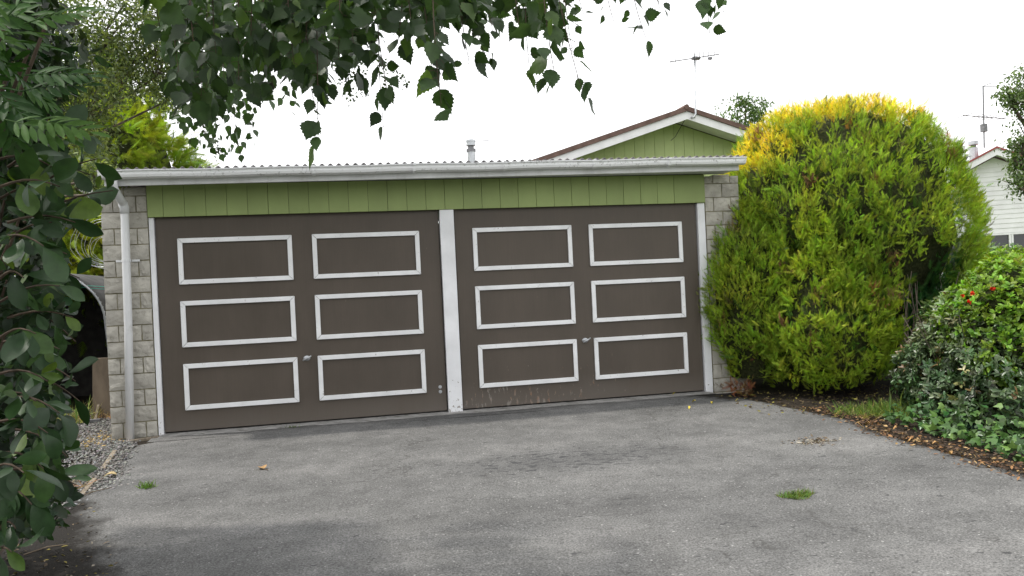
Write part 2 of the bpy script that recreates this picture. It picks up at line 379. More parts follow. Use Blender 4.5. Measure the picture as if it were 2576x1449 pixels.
# the driveway, its sides ragged where the seal breaks off
LY = [-12, -6, -5, -3.72, -3.2, -2.64, -2.2, -1.9, -1.6, -1.1, -.8, -.42]; LX = [.3, .3, .3, .2, .1, .05, .05, .16, .16, .12, .08, .16]
RY = [-12, -6, -3.86, -3.2, -2.9, -2.44, -2.2, -1.9, -1.45, -1.0, -.8, -.42]; RX = [6.5, 6.3, 6.13, 6.1, 6.1, 6.05, 6.12, 6.2, 6.1, 6.0, 5.96, 5.9]
rows = list(np.arange(-12, -4, .2))+list(np.arange(-4, -.39, .04)); nc = 40; V = []; F = []
for y in rows:
    a = np.interp(y, LY, LX)+.02*math.sin(3*y)+.008*math.sin(23*y+1)
    b = np.interp(y, RY, RX)+.02*math.sin(3.3*y+2)+.008*math.sin(19*y)
    for i in range(nc+1):
        x = a+(b-a)*i/nc
        V.append((x, y, gz(x, y)+.006+.004*math.sin(2.1*x+1)*math.sin(1.7*y) - (.016 if i in (0, nc) else 0)))
for j in range(len(rows)-1):
    for i in range(nc): q = j*(nc+1)+i; F.append((q, q+1, q+nc+2, q+nc+1))
struct(link('driveway', mesh('driveway', V, F, True), MAT['asphalt']))
# asphalt turned up against the doors, with the concrete sill behind it
V = []; F = []; n = 80
for i in range(n+1):
    x = .2+5.75*i/n; e = .02*math.sin(5*x)+.012*math.sin(17*x)+random.uniform(-.008, .008)
    V += [(x, -.40, gz(x, -.4)+.007), (x, -.235+e, .012), (x, -.22+e, -.01)]
for i in range(n): F += [(3*i, 3*i+3, 3*i+4, 3*i+1), (3*i+1, 3*i+4, 3*i+5, 3*i+2)]
struct(link('driveway_lip', mesh('driveway_lip', V, F, True), MAT['asphalt']))

# ------------------------------------------------------------------ garage
gar = thing('garage', 'double garage with two brown panelled doors and green boards above', 'garage', (3.0, 0, 0))
ZB, ZT = 2.035, 2.335
box_obj('sill', MAT['concrete'], gar, .24, 5.75, -.33, .10, -.12, .008, bevel=.006)
# doors
def door(x0, x1, cols, rows, hx, hz, bolts):
    d = box_obj('door', MAT['door'], gar, x0+.004, x1-.004, 0.0, .04, .022, ZB+.03, bevel=.003)
    W, H, S, D = 1.039, .434, .043, .020
    for cx in cols:
        for rz in rows:
            a, b, c, e = cx, cx+W, rz-H, rz; g = .0012
            def strip(q):   # q: four (x,z) corners, outer edge first; front face slightly narrower
                qi = np.array(q, float); c0 = qi.mean(0); fr = c0+(qi-c0)*np.array((.998, .998))
                jitter = random.uniform(-.0015, .0015)
                v = [(p[0], -.0005, p[1]) for p in qi]+[(p[0], -D+jitter, p[1]) for p in fr]
                m = MB(); m.add(v, [(0, 1, 5, 4), (1, 2, 6, 5), (2, 3, 7, 6), (3, 0, 4, 7), (4, 5, 6, 7), (3, 2, 1, 0)])
                m.build('moulding', MAT['white_worn'], d, bevel=.0025)
            strip([(a+g, e), (b-g, e), (b-S-g, e-S), (a+S+g, e-S)])
            strip([(b, e-g), (b, c+g), (b-S, c+S+g), (b-S, e-S-g)])
            strip([(b-g, c), (a+g, c), (a+S+g, c+S), (b-S-g, c+S)])
            strip([(a, c+g), (a, e-g), (a+S, e-S-g), (a+S, c+S+g)])
    # T-shaped lock handle
    h = MB(); ring = []
    for k in range(12):
        t = 2*math.pi*k/12; ring.append((hx+.034*math.cos(t), hz+.026*math.sin(t)))
    h.add([(x, -.0005, z) for x, z in ring]+[(hx+(x-hx)*.8, -.012, hz+(z-hz)*.8) for x, z in ring], [(k, (k+1) % 12, 12+(k+1) % 12, 12+k) for k in range(12)]+[tuple(range(12, 24))])
    h.tube([(hx, -.01, hz), (hx, -.045, hz)], .009, 8)
    h.tube([(hx-.035, -.05, hz-.018), (hx, -.052, hz), (hx+.045, -.05, hz+.024)], [.007, .010, .007], 8)
    h.build('handle', MAT['galv'], d, smooth=True)
    for bx, bz in bolts:
        b = MB(); b.tube([(bx, -.0005, bz), (bx, -.004, bz)], .017, 12); b.tube([(bx, -.003, bz), (bx, -.012, bz)], [.010, .007], 8)
        b.build('bolt', MAT['galv'], d)
    return d
p1 = PY(772, 901, 0); p2 = PY(1472, 856, 0)
door(.264, 2.93, (.458, 1.687), (1.832, 1.241, .649), p1[0], p1[2], [(2.865, .262), (2.865, .214)])
door(3.086, 5.705, (3.265, 4.491), (1.842, 1.252, .656), p2[0], p2[2], [])
box_obj('post', MAT['white_low'], gar, 2.936, 3.078, -.045, .06, .0, ZB-.002, bevel=.004)
box_obj('jamb', MAT['white_low'], gar, .218, .262, -.03, .06, -.03, ZB-.002, bevel=.003)
box_obj('jamb', MAT['white_low'], gar, 5.712, 5.795, -.03, .06, -.03, ZB-.002, bevel=.003)
# upright boards over the doors
x = .215; w = .140; k = 0; dat = None
seams = [.215, .355]
while seams[-1] < 5.6: seams.append(seams[-1]+.1885)
seams[-1] = 5.797
for a, b in zip(seams[:-1], seams[1:]):
    dy = random.uniform(-.0015, .0015)
    box_obj('board', MAT['green'], gar, a+.0015, b-.0015, -.052+dy, -.032, ZB, ZT, bevel=.002)
box_obj('header_backing', MAT['timberdark'], gar, .215, 5.797, -.03, .09, ZB+.004, ZT+.02)
# piers of split stone
def block_mesh(w, h, seed):
    r = random.Random(seed); nx_, nz_ = max(3, int(w/.04)), 4; V = []; F = []
    for j in range(nz_+1):
        for i in range(nx_+1):
            e = i in (0, nx_) or j in (0, nz_)
            X = w*i/nx_; Z = h*j/nz_
            if e: X += r.uniform(-.002, .002); Z += r.uniform(-.002, .002); Y = -r.uniform(0, .004)
            else: X += r.uniform(-.009, .009); Z += r.uniform(-.009, .009); Y = -r.uniform(.004, .013)
            V.append((X, Y, Z))
    id_ = lambda i, j: j*(nx_+1)+i
    for j in range(nz_):
        for i in range(nx_):
            a, b, c, d = id_(i, j), id_(i+1, j), id_(i+1, j+1), id_(i, j+1)
            F += [(a, b, c), (a, c, d)] if r.random() < .5 else [(a, b, d), (b, c, d)]
    rim = [id_(i, 0) for i in range(nx_+1)]+[id_(nx_, j) for j in range(1, nz_+1)]+[id_(i, nz_) for i in range(nx_-1, -1, -1)]+[id_(0, j) for j in range(nz_-1, 0, -1)]
    o = len(V); V += [(V[k][0], .085, V[k][2]) for k in rim]; n = len(rim)
    F += [(rim[(k+1) % n], rim[k], o+k, o+(k+1) % n) for k in range(n)]
    return mesh('block', V, F)
cache = {}
def lay(x0, x1, z0, z1, yf):
    key = (round(x1-x0, 3), round(z1-z0, 3), random.randrange(5))
    if key not in cache: cache[key] = block_mesh(key[0]-.010, key[1]-.010, hash(key) % 999)
    link('block', cache[key], MAT['block'], gar, Matrix.Translation((x0+.005, yf+random.uniform(-.003, .003), z0+.005)))
CH = .1495; zc = -.155; j = 0
while zc < 2.30:
    z1 = min(zc+CH, 2.32)
    A = [-.19, .012, .214]; B = [-.19, -.082, .116, .214]
    if j % 2: A = B
    for a, b in zip(A[:-1], A[1:]): lay(a, b, zc, z1, -.035)
    Cc = [5.80, 6.0, 6.2] if j % 2 else [5.80, 5.90, 6.1, 6.2]
    for a, b in zip(Cc[:-1], Cc[1:]): lay(a, b, zc, z1, -.035)
    zc = z1; j += 1
box_obj('mortar', MAT['mortar'], gar, -.184, .212, -.028, .16, -.3, 2.318)
box_obj('mortar', MAT['mortar'], gar, 5.802, 6.196, -.028, .16, -.3, 2.318)
box_obj('wall', MAT['block'], gar, -.186, .0, .162, 5.9, -.3, 2.36)
box_obj('wall', MAT['block'], gar, 6.01, 6.196, .162, 5.9, -.3, 2.36)
box_obj('wall', MAT['block'], gar, -.186, 6.196, 5.902, 6.08, -.3, 2.36)
# eaves: soffit, fascia, gutter, roof.  The front edge falls slightly to the left
def zf(x): return 2.288+(x+.1)*.0066
X0, X1 = -.06, 6.045
def sloped(x0, x1, y0, y1, d0, d1): return [(x0, y0, zf(x0)+d0), (x1, y0, zf(x1)+d0), (x1, y1, zf(x1)+d0), (x0, y1, zf(x0)+d0), (x0, y0, zf(x0)+d1), (x1, y0, zf(x1)+d1), (x1, y1, zf(x1)+d1), (x0, y1, zf(x0)+d1)]
MB().hexa(sloped(X0, X1, -.356, -.33, 0, .125)).build('fascia', MAT['fascia'], gar, bevel=.003)
MB().hexa([(X0, -.329, zf(X0)+.018), (X1, -.329, zf(X1)+.018), (X1, -.002, ZT+.008), (X0, -.002, ZT+.004), (X0, -.329, zf(X0)+.03), (X1, -.329, zf(X1)+.03), (X1, -.002, ZT+.02), (X0, -.002, ZT+.016)]).build('soffit', MAT['soffit'], gar)
prof = [(-.358, .155), (-.358, .075), (-.380, .066), (-.425, .064), (-.452, .078), (-.462, .105), (-.464, .138), (-.478, .142), (-.480, .155), (-.470, .157), (-.458, .146), (-.452, .108), (-.430, .074), (-.366, .074), (-.362, .155)]
low_ = lambda q_: [(y, .05+(z-.064)*.8) for y, z in q_]
prof = low_(prof)
m = MB(); n = len(prof); NX = 24
for i in range(NX+1):
    xx = X0-.02+(X1-X0+.05)*i/NX; sag = .003*math.sin(i*1.3)
    m.v += [(xx, y, zf(xx)+z+sag) for y, z in prof]
m.f += [(i*n+k, i*n+(k+1) % n, (i+1)*n+(k+1) % n, (i+1)*n+k) for i in range(NX) for k in range(n)]
gut = m.build('gutter', MAT['gutter'], gar, smooth=False)
endp = [(-.358, .155), (-.358, .075), (-.425, .064), (-.452, .078), (-.462, .105), (-.464, .155)]; endp = low_(endp)
for xx in (X0-.021, X1+.029):
    e = MB(); e.add([(xx-.002, y, zf(xx)+z) for y, z in endp]+[(xx+.002, y, zf(xx)+z) for y, z in endp], [tuple(range(6)), tuple(range(11, 5, -1))]+[(k, 6+k, 6+(k+1) % 6, (k+1) % 6) for k in range(6)])
    e.build('end_cap', MAT['gutter'], gut)
for bx in (.874, 1.748, 2.671, 3.538, 4.443, 5.233):
    b = MB(); pr = [(-.384, .056), (-.429, .053), (-.460, .071), (-.471, .103), (-.473, .135), (-.487, .138), (-.489, .160)]; pr = low_(pr); ww = .014
    nn = len(pr); b.v += [(bx-ww, y, zf(bx)+z) for y, z in pr]+[(bx+ww, y, zf(bx)+z) for y, z in pr]+[(bx-ww, y+.004, zf(bx)+z+.002) for y, z in pr]+[(bx+ww, y+.004, zf(bx)+z+.002) for y, z in pr]
    for k in range(nn-1): b.f += [(k, nn+k, nn+k+1, k+1), (2*nn+k, 2*nn+k+1, 3*nn+k+1, 3*nn+k), (k, k+1, 2*nn+k+1, 2*nn+k), (nn+k, 3*nn+k, 3*nn+k+1, nn+k+1)]
    b.build('bracket', MAT['gutter'], gut)
V = []; F = []; nseg = int((X1-X0+.1)/.076*8); R0 = .013
for i in range(nseg+1):
    xx = X0-.05+i*.076/8; w = R0*math.cos(2*math.pi*xx/.076)
    z0 = zf(xx)+.138+w; V += [(xx, -.425, z0), (xx, 6.2, z0+.10), (xx, -.425, z0-.002), (xx, 6.2, z0+.098)]
for i in range(nseg):
    a = 4*i; F += [(a, a+4, a+5, a+1), (a+2, a+3, a+7, a+6), (a, a+2, a+6, a+4), (a+1, a+5, a+7, a+3)]
link('roof', mesh('roof', V, F, True), MAT['iron'], gar)
# downpipe
dp = MB(); dp.tube([(.03, -.42, zf(0)+.055), (.03, -.42, zf(0)+.0), (.03, -.40, zf(0)-.03), (.035, -.17, 2.165), (.036, -.12, 2.125), (.036, -.115, 2.06), (.02, -.112, 1.0), (-.01, -.112, -.02)], .036, 14)
dpo = dp.build('downpipe', MAT['pvc'], gar, smooth=True)
e = MB(); e.tube([(.036, -.16, 2.155), (.036, -.12, 2.122), (.036, -.115, 2.07)], .0405, 14); e.build('elbow_collar', MAT['pvc'], dpo, smooth=True)
e = MB(); e.box(-.075, -.005, -.050, -.045, 1.628, 1.648); e.box(.060, .130, -.050, -.045, 1.628, 1.648); e.tube([(.03, -.113, 1.625), (.03, -.113, 1.651)], .0395, 14); e.build('pipe_bracket', MAT['pvc'], dpo)
tl = MB(); tl.hexa([(-.06, -.20, -.07), (.245, -.13, -.05), (.245, -.09, -.05), (-.06, -.16, -.07), (-.06, -.20, .0), (.245, -.13, .012), (.245, -.09, .012), (-.06, -.16, .0)])
tag(tl.build('timber_offcut', MAT['timber'], None, bevel=.004), 'short grey timber strip lying at the foot of the stone pier', 'timber')

# ------------------------------------------------------------------ green house behind
hs = thing('house', 'green boarded house gable with white bargeboards behind the garage roof', 'house', (8.42, 6.2, 0))
ap = np.array((8.42, 4.48)); sl = .318; YH = 6.55; YB = 6.0
def rz(x, d=0): return ap[1]-sl*abs(x-ap[0])-d
bx = 4.1; edges = list(np.arange(4.06, 13.0, .2055))
for a, b in zip(edges[:-1], edges[1:]):
    dy = random.uniform(-.002, .002); g = .003
    zs = lambda x: rz(x, .20)
    if a < ap[0] < b: top = [(a+g, zs(a)), (ap[0], zs(ap[0])), (b-g, zs(b))]
    else: top = [(a+g, zs(a)), (b-g, zs(b))]
    pts = [(a+g, 0.0)]+top+[(b-g, 0.0)]; n = len(pts)
    m = MB(); m.add([(x_, YH+dy, z_) for x_, z_ in pts]+[(x_, YH+.02, z_) for x_, z_ in pts], [tuple(range(n)), tuple(range(2*n-1, n-1, -1))]+[(k, n+k, n+(k+1) % n, (k+1) % n) for k in range(n)])
    m.build('board', MAT['green2'], hs)
box_obj('wall', MAT['timberdark'], hs, 4.0, 12.84, YH+.025, 14, -.1, 2.7)
for s in (-1, 1):
    xe = ap[0]+s*4.75
    def sheet(d0, d1, y0, y1, xa=ap[0]):
        return [(xa, y0, rz(xa, d1)), (xe, y0, rz(xe, d1)), (xe, y1, rz(xe, d1)), (xa, y1, rz(xa, d1)), (xa, y0, rz(xa, d0)), (xe, y0, rz(xe, d0)), (xe, y1, rz(xe, d0)), (xa, y1, rz(xa, d0))]
    MB().hexa(sheet(.085, .235, YB, YB+.025)).build('bargeboard', MAT['barge'], hs)
    MB().hexa(sheet(.17, .185, YB+.027, YH-.004)).build('soffit', MAT['barge'], hs)
    MB().hexa(sheet(-.005, .083, YB-.035, 14)).build('roof', MAT['roofbrown'], hs)
rg = MB(); rg.tube([(ap[0]-.02, YB-.05, ap[1]-.01), (ap[0]-.02, 14, ap[1]-.01)], .05, 8); rg.build('ridge_cap', MAT['roofbrown'], hs)
# aerial on the gable
an = thing('tv_antenna', 'thin tv aerial on a bent grey mast at the green gable peak', 'antenna', (8.55, 5.93, 4.25))
m = MB(); m.tube([(8.49, 5.985, 4.27), (8.53, 5.93, 4.26), (8.56, 5.93, 4.33), (8.60, 5.93, 5.46)], .019, 8); m.build('mast', MAT['galv'], an, smooth=True)
m = MB(); m.tube([(8.16, 6.08, 5.345), (9.0, 5.74, 5.40)], .010, 6); m.build('boom', MAT['darkmetal'], an)
for t_, L in ((0.02, .16), (.12, .2), (.5, .5), (.55, .42), (.6, .4), (.68, .36), (.78, .3), (.9, .26)):
    c = np.array((8.16, 6.08, 5.345))*(1-t_)+np.array((9.0, 5.74, 5.40))*t_; dr = np.array((.40, .91, .0)); dr /= np.linalg.norm(dr); L *= .8
    m = MB(); m.tube([c-dr*L+(0, 0, .012), c+dr*L+(0, 0, .012)], .006, 5); m.build('element', MAT['darkmetal'], an)
box_obj('junction_box', MAT['darkmetal'], an, 8.55, 8.70, 5.9, 5.98, 5.355, 5.40); box_obj('balun', MAT['darkmetal'], an, 8.82, 8.88, 5.78, 5.84, 5.32, 5.36)
m = MB(); m.tube([(8.42, 6.08, 4.27), (8.36, 6.25, 4.1), (8.30, 6.3, 3.98), (8.2, 6.3, 3.9)], .006, 5)
tag(m.build('cable', MAT['timberdark']), 'thin dark cable hanging under the green gable peak', 'cable')
# flue
fl = thing('chimney_flue', 'steel chimney flue with a cowl rising behind the garage roof', 'flue', (4.1, 5.0, 2.6))
def cyl(name, mat, par, c, prof, sides=16):
    m = MB(); m.tube([(c[0], c[1], z) for r_, z in prof], [r_ for r_, z in prof], sides); return m.build(name, mat, par)
cyl('pipe', MAT['galv'], fl, (4.108, 5.0), [(.066, 2.5), (.066, 3.50)])
cyl('collar', MAT['darkmetal'], fl, (4.108, 5.0), [(.078, 3.50), (.078, 3.545)])
cyl('neck', MAT['darkmetal'], fl, (4.108, 5.0), [(.05, 3.545), (.05, 3.60)])
cyl('cowl', MAT['galv'], fl, (4.108, 5.0), [(.08, 3.60), (.08, 3.63), (.074, 3.632), (.074, 3.66), (.08, 3.662), (.08, 3.69), (.03, 3.72)])
m = MB(); m.tube([(4.17, 5, 3.675), (4.42, 5.02, 3.69)], .006, 5); m.build('arm', MAT['darkmetal'], fl)

# ------------------------------------------------------------------ white neighbour house
A = P(2507, 366, 24); wd = nrm(np.array((.853, -.522, 0))); wn_ = np.array((-.522, -.853, 0))      # along the wall, out of the wall
nb = thing('house', 'white weatherboard house with red roof at the right edge', 'house', (A[0], A[1], 0))
HW = 3.0; sl2 = .50
def W(u, o, z): return A*(1, 1, 0)+wd*u+wn_*o+np.array((0, 0, z))
za = A[2]-.02; wall_o = -.45; e_h = .145; z = 2.20; top = za-.30
while z < top-.05:
    z1 = min(z+e_h+.012, top); u = min(HW-.25, (top-z)/sl2+.02); u1 = min(HW-.25, max((top-z1)/sl2+.02, .02))
    m = MB(); m.hexa([W(-u, wall_o+.030, z), W(u, wall_o+.030, z), W(u, wall_o, z), W(-u, wall_o, z), W(-u1, wall_o+.012, z1), W(u1, wall_o+.012, z1), W(u1, wall_o, z1), W(-u1, wall_o, z1)])
    m.build('weatherboard', MAT['wboard'], nb); z += e_h
m = MB(); m.hexa([W(-HW+.26, wall_o-.3, -.1), W(HW-.26, wall_o-.3, -.1), W(HW-.26, wall_o-6, -.1), W(-HW+.26, wall_o-6, -.1), W(-HW+.26, wall_o-.3, 3.2), W(HW-.26, wall_o-.3, 3.2), W(HW-.26, wall_o-6, 3.2), W(-HW+.26, wall_o-6, 3.2)]); m.build('wall', MAT['wboard'], nb)
m = MB(); m.hexa([W(-HW+.25, wall_o+.02, -.1), W(HW-.25, wall_o+.02, -.1), W(HW-.25, wall_o-.29, -.1), W(-HW+.25, wall_o-.29, -.1), W(-HW+.25, wall_o+.02, 1.1), W(HW-.25, wall_o+.02, 1.1), W(HW-.25, wall_o-.29, 1.1), W(-HW+.25, wall_o-.29, 1.1)]); m.build('plinth', MAT['wboard'], nb)
wz0, wz1 = 1.1, 2.195
for k, (a, b) in enumerate(((-1.9, -.62), (-.52, .30), (.42, 1.9))):
    m = MB(); m.hexa([W(a, wall_o-.05, wz0), W(b, wall_o-.05, wz0), W(b, wall_o-.07, wz0), W(a, wall_o-.07, wz0), W(a, wall_o-.05, wz1-.06), W(b, wall_o-.05, wz1-.06), W(b, wall_o-.07, wz1-.06), W(a, wall_o-.07, wz1-.06)])
    wi = m.build('window', MAT['glass'], nb)
    m = MB()
    for (u0, u1, q0, q1) in ((a-.055, a+.0, wz0, wz1-.06), (b, b+.055, wz0, wz1-.06)):
        m.hexa([W(u0, wall_o+.035, q0), W(u1, wall_o+.035, q0), W(u1, wall_o-.10, q0), W(u0, wall_o-.10, q0), W(u0, wall_o+.035, q1), W(u1, wall_o+.035, q1), W(u1, wall_o-.10, q1), W(u0, wall_o-.10, q1)])
    m.build('window_frame', MAT['barge'], wi)
m = MB(); m.hexa([W(-HW+.25, wall_o+.04, wz1-.058), W(HW-.25, wall_o+.04, wz1-.058), W(HW-.25, wall_o-.1, wz1-.058), W(-HW+.25, wall_o-.1, wz1-.058), W(-HW+.25, wall_o+.04, wz1), W(HW-.25, wall_o+.04, wz1), W(HW-.25, wall_o-.1, wz1), W(-HW+.25, wall_o-.1, wz1)]); m.build('window_head', MAT['barge'], nb)
for s in (-1, 1):
    def sh(d0, d1, o0, o1):
        q = lambda u, d: za-sl2*abs(u)-d
        U = s*(HW+.1)
        return [W(0, o0, q(0, d1)), W(U, o0, q(U, d1)), W(U, o1, q(U, d1)), W(0, o1, q(0, d1)), W(0, o0, q(0, d0)), W(U, o0, q(U, d0)), W(U, o1, q(U, d0)), W(0, o1, q(0, d0))]
    MB().hexa(sh(.06, .26, 0, -.03)).build('bargeboard', MAT['barge'], nb)
    MB().hexa(sh(.0, .058, .04, -6)).build('roof', MAT['roofred'], nb)
    MB().hexa(sh(.20, .215, -.032, wall_o-.05)).build('soffit', MAT['barge'], nb)
an2 = thing('tv_antenna', 'tall rusty aerial mast above the red roofed white house', 'antenna', W(-.35, -.6, za-.1))
b0 = P(2476, 372, 24.4); t0 = P(2473, 216, 24.4)
m = MB(); m.tube([b0, t0], .022, 6); m.build('mast', MAT['darkmetal'], an2)
a1, a2 = P(2422, 290, 24.1), P(2530, 299, 24.7)
m = MB(); m.tube([a1, a2], .014, 6); m.build('boom', MAT['darkmetal'], an2)
for t_ in (.05, .3, .42, .5, .62, .72, .9):
    c = a1*(1-t_)+a2*t_; dr = nrm(np.array((.1, 1., .02))); m = MB(); m.tube([c-dr*.35, c+dr*.35], .010, 5); m.build('element', MAT['darkmetal'], an2)
m = MB(); m.tube([P(2472, 217, 24.4), P(2496, 208, 24.6)], .012, 5); m.tube([P(2472, 218, 24.4), P(2515, 217, 24.2)], .012, 5); m.build('dipole', MAT['darkmetal'], an2)
c = P(2475, 322, 24.4); m = MB(); m.box(c[0]-.07, c[0]+.07, c[1]-.07, c[1]+.07, c[2]-.12, c[2]+.12); m.build('junction_box', MAT['darkmetal'], an2)
c = P(2449, 372, 24.8); fl2 = thing('chimney_flue', 'short steel flue with cowl beside the red roof ridge', 'flue', (c[0], c[1], c[2]-.6))
cyl('pipe', MAT['galv'], fl2, c, [(.13, c[2]-1.0), (.13, c[2]+.0)], 12); cyl('neck', MAT['darkmetal'], fl2, c, [(.08, c[2]), (.08, c[2]+.09)], 12)
cyl('cowl', MAT['galv'], fl2, c, [(.15, c[2]+.09), (.15, c[2]+.2), (.05, c[2]+.22)], 12)

# ------------------------------------------------------------------ conifers
def lobes_points(n, lobes, carve=()):
    """random points on the outside of a union of lobes: (centre, radius profile [(z, r)...], squash)"""
    P_, N_ = [], []
    areas = np.array([max(r for _, r in l[1])*(l[1][-1][0]-l[1][0][0]) for l in lobes]); areas = areas/areas.sum()
    for (c, prof, sq), a in zip(lobes, areas):
        k = int(n*a); zs_ = np.array([q[0] for q in prof]); rs = np.array([q[1] for q in prof])
        seg = np.hypot(np.diff(zs_), np.diff(rs))*(rs[1:]+rs[:-1]+.05); cum = np.concatenate([[0], np.cumsum(seg)]); cum /= cum[-1]
        t = np.interp(rng.random(k), cum, np.arange(len(zs_))); z = np.interp(t, np.arange(len(zs_)), zs_); r = np.interp(t, np.arange(len(zs_)), rs)
        th = rng.uniform(0, 2*math.pi, k); g = np.gradient(rs, zs_); gn = np.interp(t, np.arange(len(zs_)), g).clip(-6, 2)
        p = np.stack([c[0]+r*np.cos(th)*sq[0], c[1]+r*np.sin(th)*sq[1], c[2]+z], 1)
        nn = nrm(np.stack([np.cos(th), np.sin(th), -gn], 1)); P_.append(p); N_.append(nn)
    p = np.concatenate(P_); nn = np.concatenate(N_); keep = np.ones(len(p), bool)
    for c, prof, sq in lobes:
        zs_ = [q[0] for q in prof]; rs = [q[1] for q in prof]
        rr = np.interp(p[:, 2]-c[2], zs_, rs, left=0, right=0); d = np.hypot((p[:, 0]-c[0])/sq[0], (p[:, 1]-c[1])/sq[1]); keep &= ~(d < rr*.80)
    for c, r in carve: keep &= (((p-np.array(c))/np.array(r))**2).sum(1) > 1
    return p[keep], nn[keep]
def conifer_fill(p, nn, per, size, colfn, up=.8, spread=.16, tpl=SPRAY):
    """plumes: each clump is a short shoot carrying several flat sprays"""
    n = len(p); ax = nrm(nn*.55+np.array((0, 0, up))+.28*rng.normal(size=(n, 3)))
    base = np.repeat(p, per, 0); A_ = np.repeat(ax, per, 0); NN = np.repeat(nn, per, 0); t = rng.uniform(-.7, .9, (n*per, 1))
    pos = base+A_*t*spread+rng.normal(size=(n*per, 3))*spread*.28
    d = nrm(A_+.45*rng.normal(size=(n*per, 3))+NN*.2); nor = rdir(n*per)*.8+NN*.6
    sc = size*rng.uniform(.6, 1.35, n*per); cc = np.repeat(colfn(p, nn), per, 0)*(1+.22*rng.normal(size=(n*per, 1))).clip(.4, 1.7)*(1+.07*rng.normal(size=(n*per, 3)))
    return scat(tpl[0], tpl[1], pos, d, nor, sc, cc)
def revolve(prof, c, sq, seg=24, bump=.0):
    V = []; F = []; n = len(prof)
    for z, r in prof:
        for k in range(seg):
            th = 2*math.pi*k/seg; q = r*(1+bump*math.sin(3*th+z*4)); V.append((c[0]+q*math.cos(th)*sq[0], c[1]+q*math.sin(th)*sq[1], c[2]+z))
    for j in range(n-1):
        for k in range(seg): F.append((j*seg+k, j*seg+(k+1) % seg, (j+1)*seg+(k+1) % seg, (j+1)*seg+k))
    return V, F
bush = thing('conifer', 'big rounded golden conifer with yellow top beside the garage', 'conifer', (7.6, .2, 0))
main = ((7.56, .22, 0), [(.12, 1.0), (.4, 1.2), (1.0, 1.42), (1.6, 1.43), (2.0, 1.36), (2.4, 1.22), (2.75, 1.0), (2.95, .76), (3.07, .45), (3.12, .02)], (1, 1))
front = ((6.93, -.42, 0), [(.10, .58), (.3, .74), (.7, .76), (1.1, .62), (1.45, .42), (1.75, .16), (1.8, .02)], (1, 1))
side = ((6.28, -.08, 0), [(.15, .35), (.6, .54), (1.1, .52), (1.6, .38), (2.0, .02)], (1, 1))
low = ((7.42, -.62, 0), [(.08, .20), (.3, .30), (.55, .22), (.72, .03)], (1, 1))
carve = [((7.70, -1.0, .72), (.36, .80, .78)), ((7.80, -1.1, .25), (.5, .75, .4))]
def bushcol(p, nn):
    n = len(p); z = p[:, 2]; f = vnoise(p, 2.6, 3); g = vnoise(p, 6, 5)
    a = jit((.35, .44, .045), n, .13, .05); b = jit((.21, .32, .036), n, .15, .06)
    k = (.5+.45*f+.25*g).clip(0, 1)[:, None]; c = a*k+b*(1-k)
    gold = ((z-2.80+.05*f+.06*g-.06*(p[:, 0]-7.55))/.12).clip(0, 1)
    gold = np.maximum(gold, ((6.70-p[:, 0]+.08*g)/.12).clip(0, 1)*((z-2.3)/.15).clip(0, 1))[:, None]
    c = c*(1-gold)+jit((.76, .60, .05), n, .12, .04)*gold
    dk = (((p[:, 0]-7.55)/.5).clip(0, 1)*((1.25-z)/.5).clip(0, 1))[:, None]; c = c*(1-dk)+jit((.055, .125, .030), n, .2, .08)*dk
    br = (rng.random(n) < .025)[:, None]; return np.where(br, jit((.20, .12, .06), n, .2), c)
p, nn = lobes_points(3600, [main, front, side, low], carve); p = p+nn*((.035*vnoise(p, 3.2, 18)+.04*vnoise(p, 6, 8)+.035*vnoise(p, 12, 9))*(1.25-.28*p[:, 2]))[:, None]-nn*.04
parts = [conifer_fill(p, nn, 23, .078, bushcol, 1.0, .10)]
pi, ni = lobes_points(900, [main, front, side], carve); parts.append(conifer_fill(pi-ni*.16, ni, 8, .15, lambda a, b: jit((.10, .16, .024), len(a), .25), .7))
# sprays at the back of the hollow, its shade put into their dark colour
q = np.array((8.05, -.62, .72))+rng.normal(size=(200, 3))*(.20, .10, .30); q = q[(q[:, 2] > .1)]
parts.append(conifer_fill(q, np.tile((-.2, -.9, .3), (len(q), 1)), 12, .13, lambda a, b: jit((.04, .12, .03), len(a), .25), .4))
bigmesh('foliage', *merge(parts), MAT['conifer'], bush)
cm = MB()
for l, s_ in ((main, .86), (front, .78), (side, .78)):
    pr_ = [(z*.97, r*s_) for z, r in l[1]]
    if l is main: pr_ = [(z, r*(.74 if z < 1.3 else 1)) for z, r in pr_]
    v, f = revolve(pr_, l[0], l[2], 24, .05); cm.add(v, f)
cm.build('dark_core', MAT['core'], bush)
tm = MB(); tm.tube([(7.64, .25, -.1), (7.66, .22, .8), (7.6, .25, 2.6)], [.11, .09, .03], 8); tm.build('trunk', MAT['bark'], bush, True)
for i in range(34):       # bare grey branches in the hollow
    x0 = random.uniform(7.4, 7.95); a = np.array((x0, random.uniform(-.95, -.62), random.uniform(.0, .25))); b = a+np.array((random.uniform(-.30, .30), random.uniform(-.25, .2), random.uniform(.5, 1.15)))
    mm = (a+b)/2+np.array((random.uniform(-.08, .08), random.uniform(-.15, 0), 0)); r_ = random.uniform(.006, .014)
    m = MB(); m.tube([a, mm, b], [r_, r_*.7, r_*.3], 5); m.build('branch', MAT['deadwood'], bush)
# fallen brown frond
q = np.array((6.0, -.28, .05))+rng.normal(size=(18, 3))*(.08, .06, .025)
V_, F_, C_ = conifer_fill(q, np.tile((-.4, -.6, .3), (len(q), 1)), 6, .10, lambda a, b: jit((.20, .095, .045), len(a), .2), .05, .06)
bigmesh('dead_frond', V_, F_, C_, MAT['straw'], None, None, 'dead brown conifer frond lying beside the right pier', 'frond')

